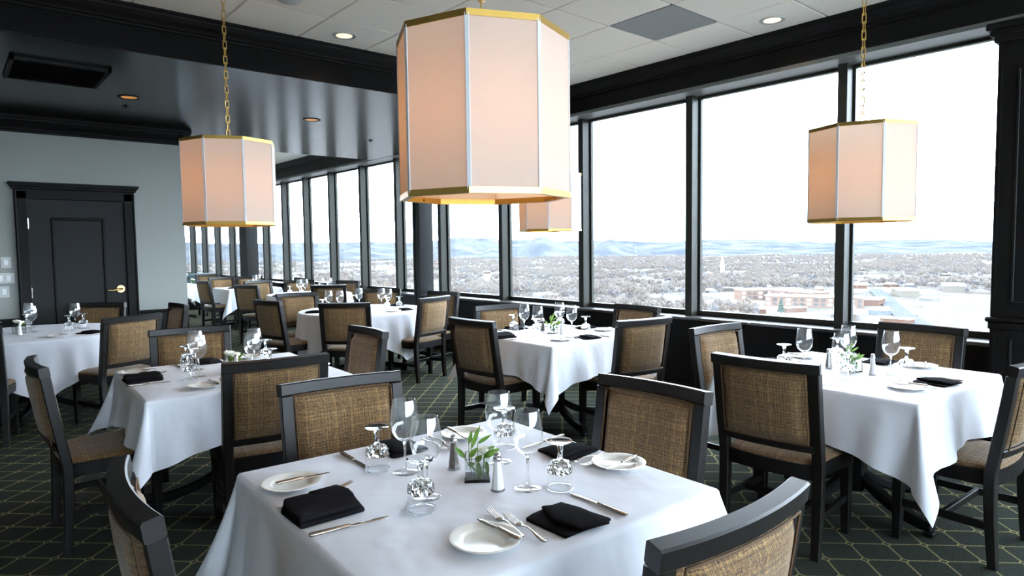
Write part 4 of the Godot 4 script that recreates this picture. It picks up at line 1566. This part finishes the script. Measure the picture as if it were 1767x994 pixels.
		tag(o, ["grey bare woodland filling the valley beyond the nearest trees", "tan bare woodland mixed through the valley", "violet-grey bare woodland mixed through the valley", "russet bare woodland mixed through the valley"][k], "woodland", "", "stuff")
	# a few dark evergreens
	var fir := sf()
	lathe(fir, [Vector2(0.4, 0.0), Vector2(0.4, 1.5), Vector2(3.6, 1.6), Vector2(2.4, 5.0), Vector2(2.7, 5.0), Vector2(1.6, 8.5), Vector2(1.9, 8.5), Vector2(0.8, 11.8), Vector2(0.0, 14.0)], 9, 0.25, 4)
	var fm := done(fir)
	var green := dull(Color8(40, 50, 44), 1.0, 0.0)
	for q in [[27.1, 640, "dark evergreen standing before the brick school outside"], [38.2, 820, "dark evergreen among bare trees in the third window from the right"], [24.0, 1400, "distant dark evergreen above the yards outside"], [47.0, 1300, "distant dark evergreen in the window behind the half-hidden lamp"], [36.0, 1500, "distant dark evergreen above the white church outside"]]:
		solo("evergreen_tree", fm, green, q[2], "tree", out_there(q[0], q[1], GY), 0, "evergreens outside")

	# houses
	var snow := dull(Color8(150, 152, 156), 1.0, 0.0)
	var walls := [dull(Color8(86, 82, 76), 1.0, 0.0), dull(Color8(76, 70, 64), 1.0, 0.0), dull(Color8(90, 90, 88), 1.0, 0.0), dull(Color8(80, 62, 54), 1.0, 0.0), dull(Color8(80, 84, 88), 1.0, 0.0)]
	var hb := bx(-5, 5, 0, 4.2, -4, 4)
	var rs := sf()
	quad(rs, Vector3(-5.4, 4.0, 4.6), Vector3(5.4, 4.0, 4.6), Vector3(5.4, 6.8, 0), Vector3(-5.4, 6.8, 0))
	quad(rs, Vector3(5.4, 4.0, -4.6), Vector3(-5.4, 4.0, -4.6), Vector3(-5.4, 6.8, 0), Vector3(5.4, 6.8, 0))
	tri(rs, Vector3(5.0, 4.0, 4.6), Vector3(5.0, 4.0, -4.6), Vector3(5.0, 6.8, 0))
	tri(rs, Vector3(-5.0, 4.0, -4.6), Vector3(-5.0, 4.0, 4.6), Vector3(-5.0, 6.8, 0))
	var rm := done(rs)
	var homes := []
	for i in 260:
		var deg := rng.randf_range(12, 80)
		var d := 450.0 + 1700.0 * pow(rng.randf(), 1.4)
		var p := out_there(deg, d, GY)
		if (deg < 19 and d < 820) or p.distance_to(Vector3(690, GY, -340)) < 120.0 or (deg > 55 and rng.randf() < 0.4):
			continue
		var w := rng.randi() % 5
		var crowd: bool = out_there(30.6, 1350, GY).distance_to(p) < 48.0 or lows.any(func(q): return out_there(q[0], q[1], GY).distance_to(p) < q[2] * 0.5 + 14.0)
		for k in 300:
			if spots[k][1].distance_to(p) < 13.0:
				crowd = true
		for o in homes:
			if o.distance_to(p) < 24.0:
				crowd = true
		if crowd:
			continue
		homes.append(p)
		var t := thing("house", "small %s house with a snowy roof in the town outside" % ["tan", "brown", "pale grey", "reddish", "blue-grey"][w], "house", p, rng.randf() * TAU, "snow-roofed houses outside")
		var f := rng.randf_range(0.8, 1.7)
		t.scale = Vector3(f, rng.randf_range(0.8, 1.2), f)
		part("walls", hb, walls[w], t)
		part("roof", rm, snow, t)
	# low flat-roofed buildings in the yards
	for q in lows:
		var t := thing("low_building", q[6], "building", out_there(q[0], q[1], GY), q[5], "low buildings outside")
		part("walls", bx(-q[2] / 2.0, q[2] / 2.0, 0, q[4], -q[3] / 2.0, q[3] / 2.0), walls[(int(q[1]) / 20) % 5], t)
		part("roof", bx(-q[2] / 2.0 - 0.6, q[2] / 2.0 + 0.6, q[4], q[4] + 1.0, -q[3] / 2.0 - 0.6, q[3] / 2.0 + 0.6), snow, t)
	# sheds and small shops in the open yards
	var tries := 0
	while tries < 160:
		tries += 1
		var p := out_there(rng.randf_range(18.8, 31.0), rng.randf_range(500, 940), GY)
		if p.distance_to(Vector3(690, GY, -335)) < 105.0 or p.distance_to(out_there(27.1, 640, GY)) < 20.0 or lows.any(func(q): return out_there(q[0], q[1], GY).distance_to(p) < q[2] * 0.5 + 14.0) or homes.any(func(o): return o.distance_to(p) < 24.0):
			continue
		var crowd := false
		for k in 300:
			if spots[k][1].distance_to(p) < 14.0:
				crowd = true
		if crowd:
			continue
		homes.append(p)
		var w := rng.randi() % 5
		var l := rng.randf_range(6, 13)
		var d := rng.randf_range(4, 7)
		var t := thing("shed", "small flat-roofed %s shed in the snowy yards outside" % ["tan", "brown", "pale grey", "reddish", "blue-grey"][w], "shed", p, rng.randf() * TAU, "sheds in the yards outside")
		part("walls", bx(-l, l, 0, 4, -d, d), walls[w], t)
		part("roof", bx(-l - 0.4, l + 0.4, 4, 4.7, -d - 0.4, d + 0.4), snow, t)
	# brick school: two wings, rows of windows
	var sc := thing("school", "long red-brick school with white flat roofs outside the right windows", "building", Vector3(690, GY, -335), 0.0)
	var brick := dull(Color8(94, 78, 70), 1.0, 0.0)
	var gl := dull(Color8(66, 68, 70), 1.0, 0.0)
	for q in [[0, 0, 24, 62, 12, -0.35], [20, -44, 20, 70, 11, 0.9], [-36, 34, 20, 88, 10, 0.35]]:
		var xf := Transform3D(Basis(Vector3.UP, q[5]), Vector3(q[0], 0, q[1]))
		var ws := sf()
		cbox(ws, Vector3(0, q[4] / 2.0, 0), Vector3(q[2], q[4], q[3]), 0.0, xf)
		var wing := part("wing", done(ws), brick, sc)
		var ro := sf()
		cbox(ro, Vector3(0, q[4] + 0.5, 0), Vector3(q[2] + 1.2, 1.0, q[3] + 1.2), 0.0, xf)
		part("roof", done(ro), snow, wing)
		var n := int(q[3] / 6)
		for k in n:
			for lv in 2:
				var win := sf()
				cbox(win, Vector3(-q[2] / 2.0 - 0.05, q[4] * (0.28 + 0.42 * lv), -q[3] / 2.0 + q[3] * (k + 0.5) / n), Vector3(0.3, q[4] * 0.26, q[3] / n * 0.62), 0.0, xf)
				part("window", done(win), gl if k % 3 else snow, wing)
	# white church with steeple
	var ch := thing("church", "small white church with a pointed steeple in the town outside", "building", out_there(30.6, 1350, GY), 0.5)
	part("nave", bx(-9, 9, 0, 10, -20, 20), snow, ch)
	part("tower", bx(-4, 4, 0, 20, -28, -20), snow, ch)
	part("steeple", turned([Vector2(5, 20), Vector2(0.2, 40), Vector2(0, 40)], 4), snow, ch, Vector3(0, 0, -24))
	# road along the field
	var rd := sf()
	bar(rd, [out_there(12.0, 380, GY + 1.2), out_there(18.5, 640, GY + 1.2), out_there(20.5, 1000, GY + 1.2)], Vector3(0.29, 0, 0.957), Vector3.UP, rect(16, 0.4, 0.0))
	built_mesh("road", done(rd), dull(Color8(62, 64, 67), 1.0, 0.0), "grey road beside the pale open field outside", "road")
	var fd := sf()
	var a := out_there(8, 300, GY + 0.8)
	var b := out_there(18.0, 560, GY + 0.8)
	var c2 := out_there(17.0, 900, GY + 0.8)
	var d2 := out_there(6, 900, GY + 0.8)
	oquad(fd, a, b, c2, d2, Vector3(600, GY - 50, 0))
	built_mesh("field", done(fd), dull(Color8(72, 69, 65), 1.0, 0.0), "pale bare field at the lower right outside", "field")

# ------------------------------------------------------------------
func _ready() -> void:
	rng.seed = 1
	var cam := Camera3D.new()
	cam.name = "camera"
	add_child(cam)
	cam.position = Vector3(0, 1.5, 0)
	cam.basis = cam_basis()
	cam.fov = 47.099
	cam.near = 0.05
	cam.far = 20000
	cam.current = true
	var we := WorldEnvironment.new()
	we.name = "environment"
	var e := Environment.new()
	e.background_mode = Environment.BG_COLOR
	e.background_color = Color(0.87, 0.938, 1.0)
	e.background_energy_multiplier = 19.0
	e.tonemap_mode = Environment.TONE_MAPPER_LINEAR
	e.tonemap_exposure = 1.22
	e.sdfgi_enabled = true
	e.ssao_enabled = true
	e.ssil_enabled = true
	e.volumetric_fog_enabled = true
	e.volumetric_fog_density = 0.0
	we.environment = e
	add_child(we)
	materials()
	shell()
	chairs()
	tables()
	pendants()
	ceiling_bits()
	town()

# columns are the camera's right, up and backward axes in the room
func cam_basis() -> Basis:
	var d1 := Vector3(-100.0 - 883.5, 497.0 - 438.0, -1140.3268).normalized()
	var d2 := Vector3(2211.0 - 883.5, 497.0 - 408.0, -1140.3268).normalized()
	var up := d2.cross(d1)
	# rows of the camera-to-room turn: room x = d2, y = up, z = -d1
	return Basis(d2, up, -d1).transposed()
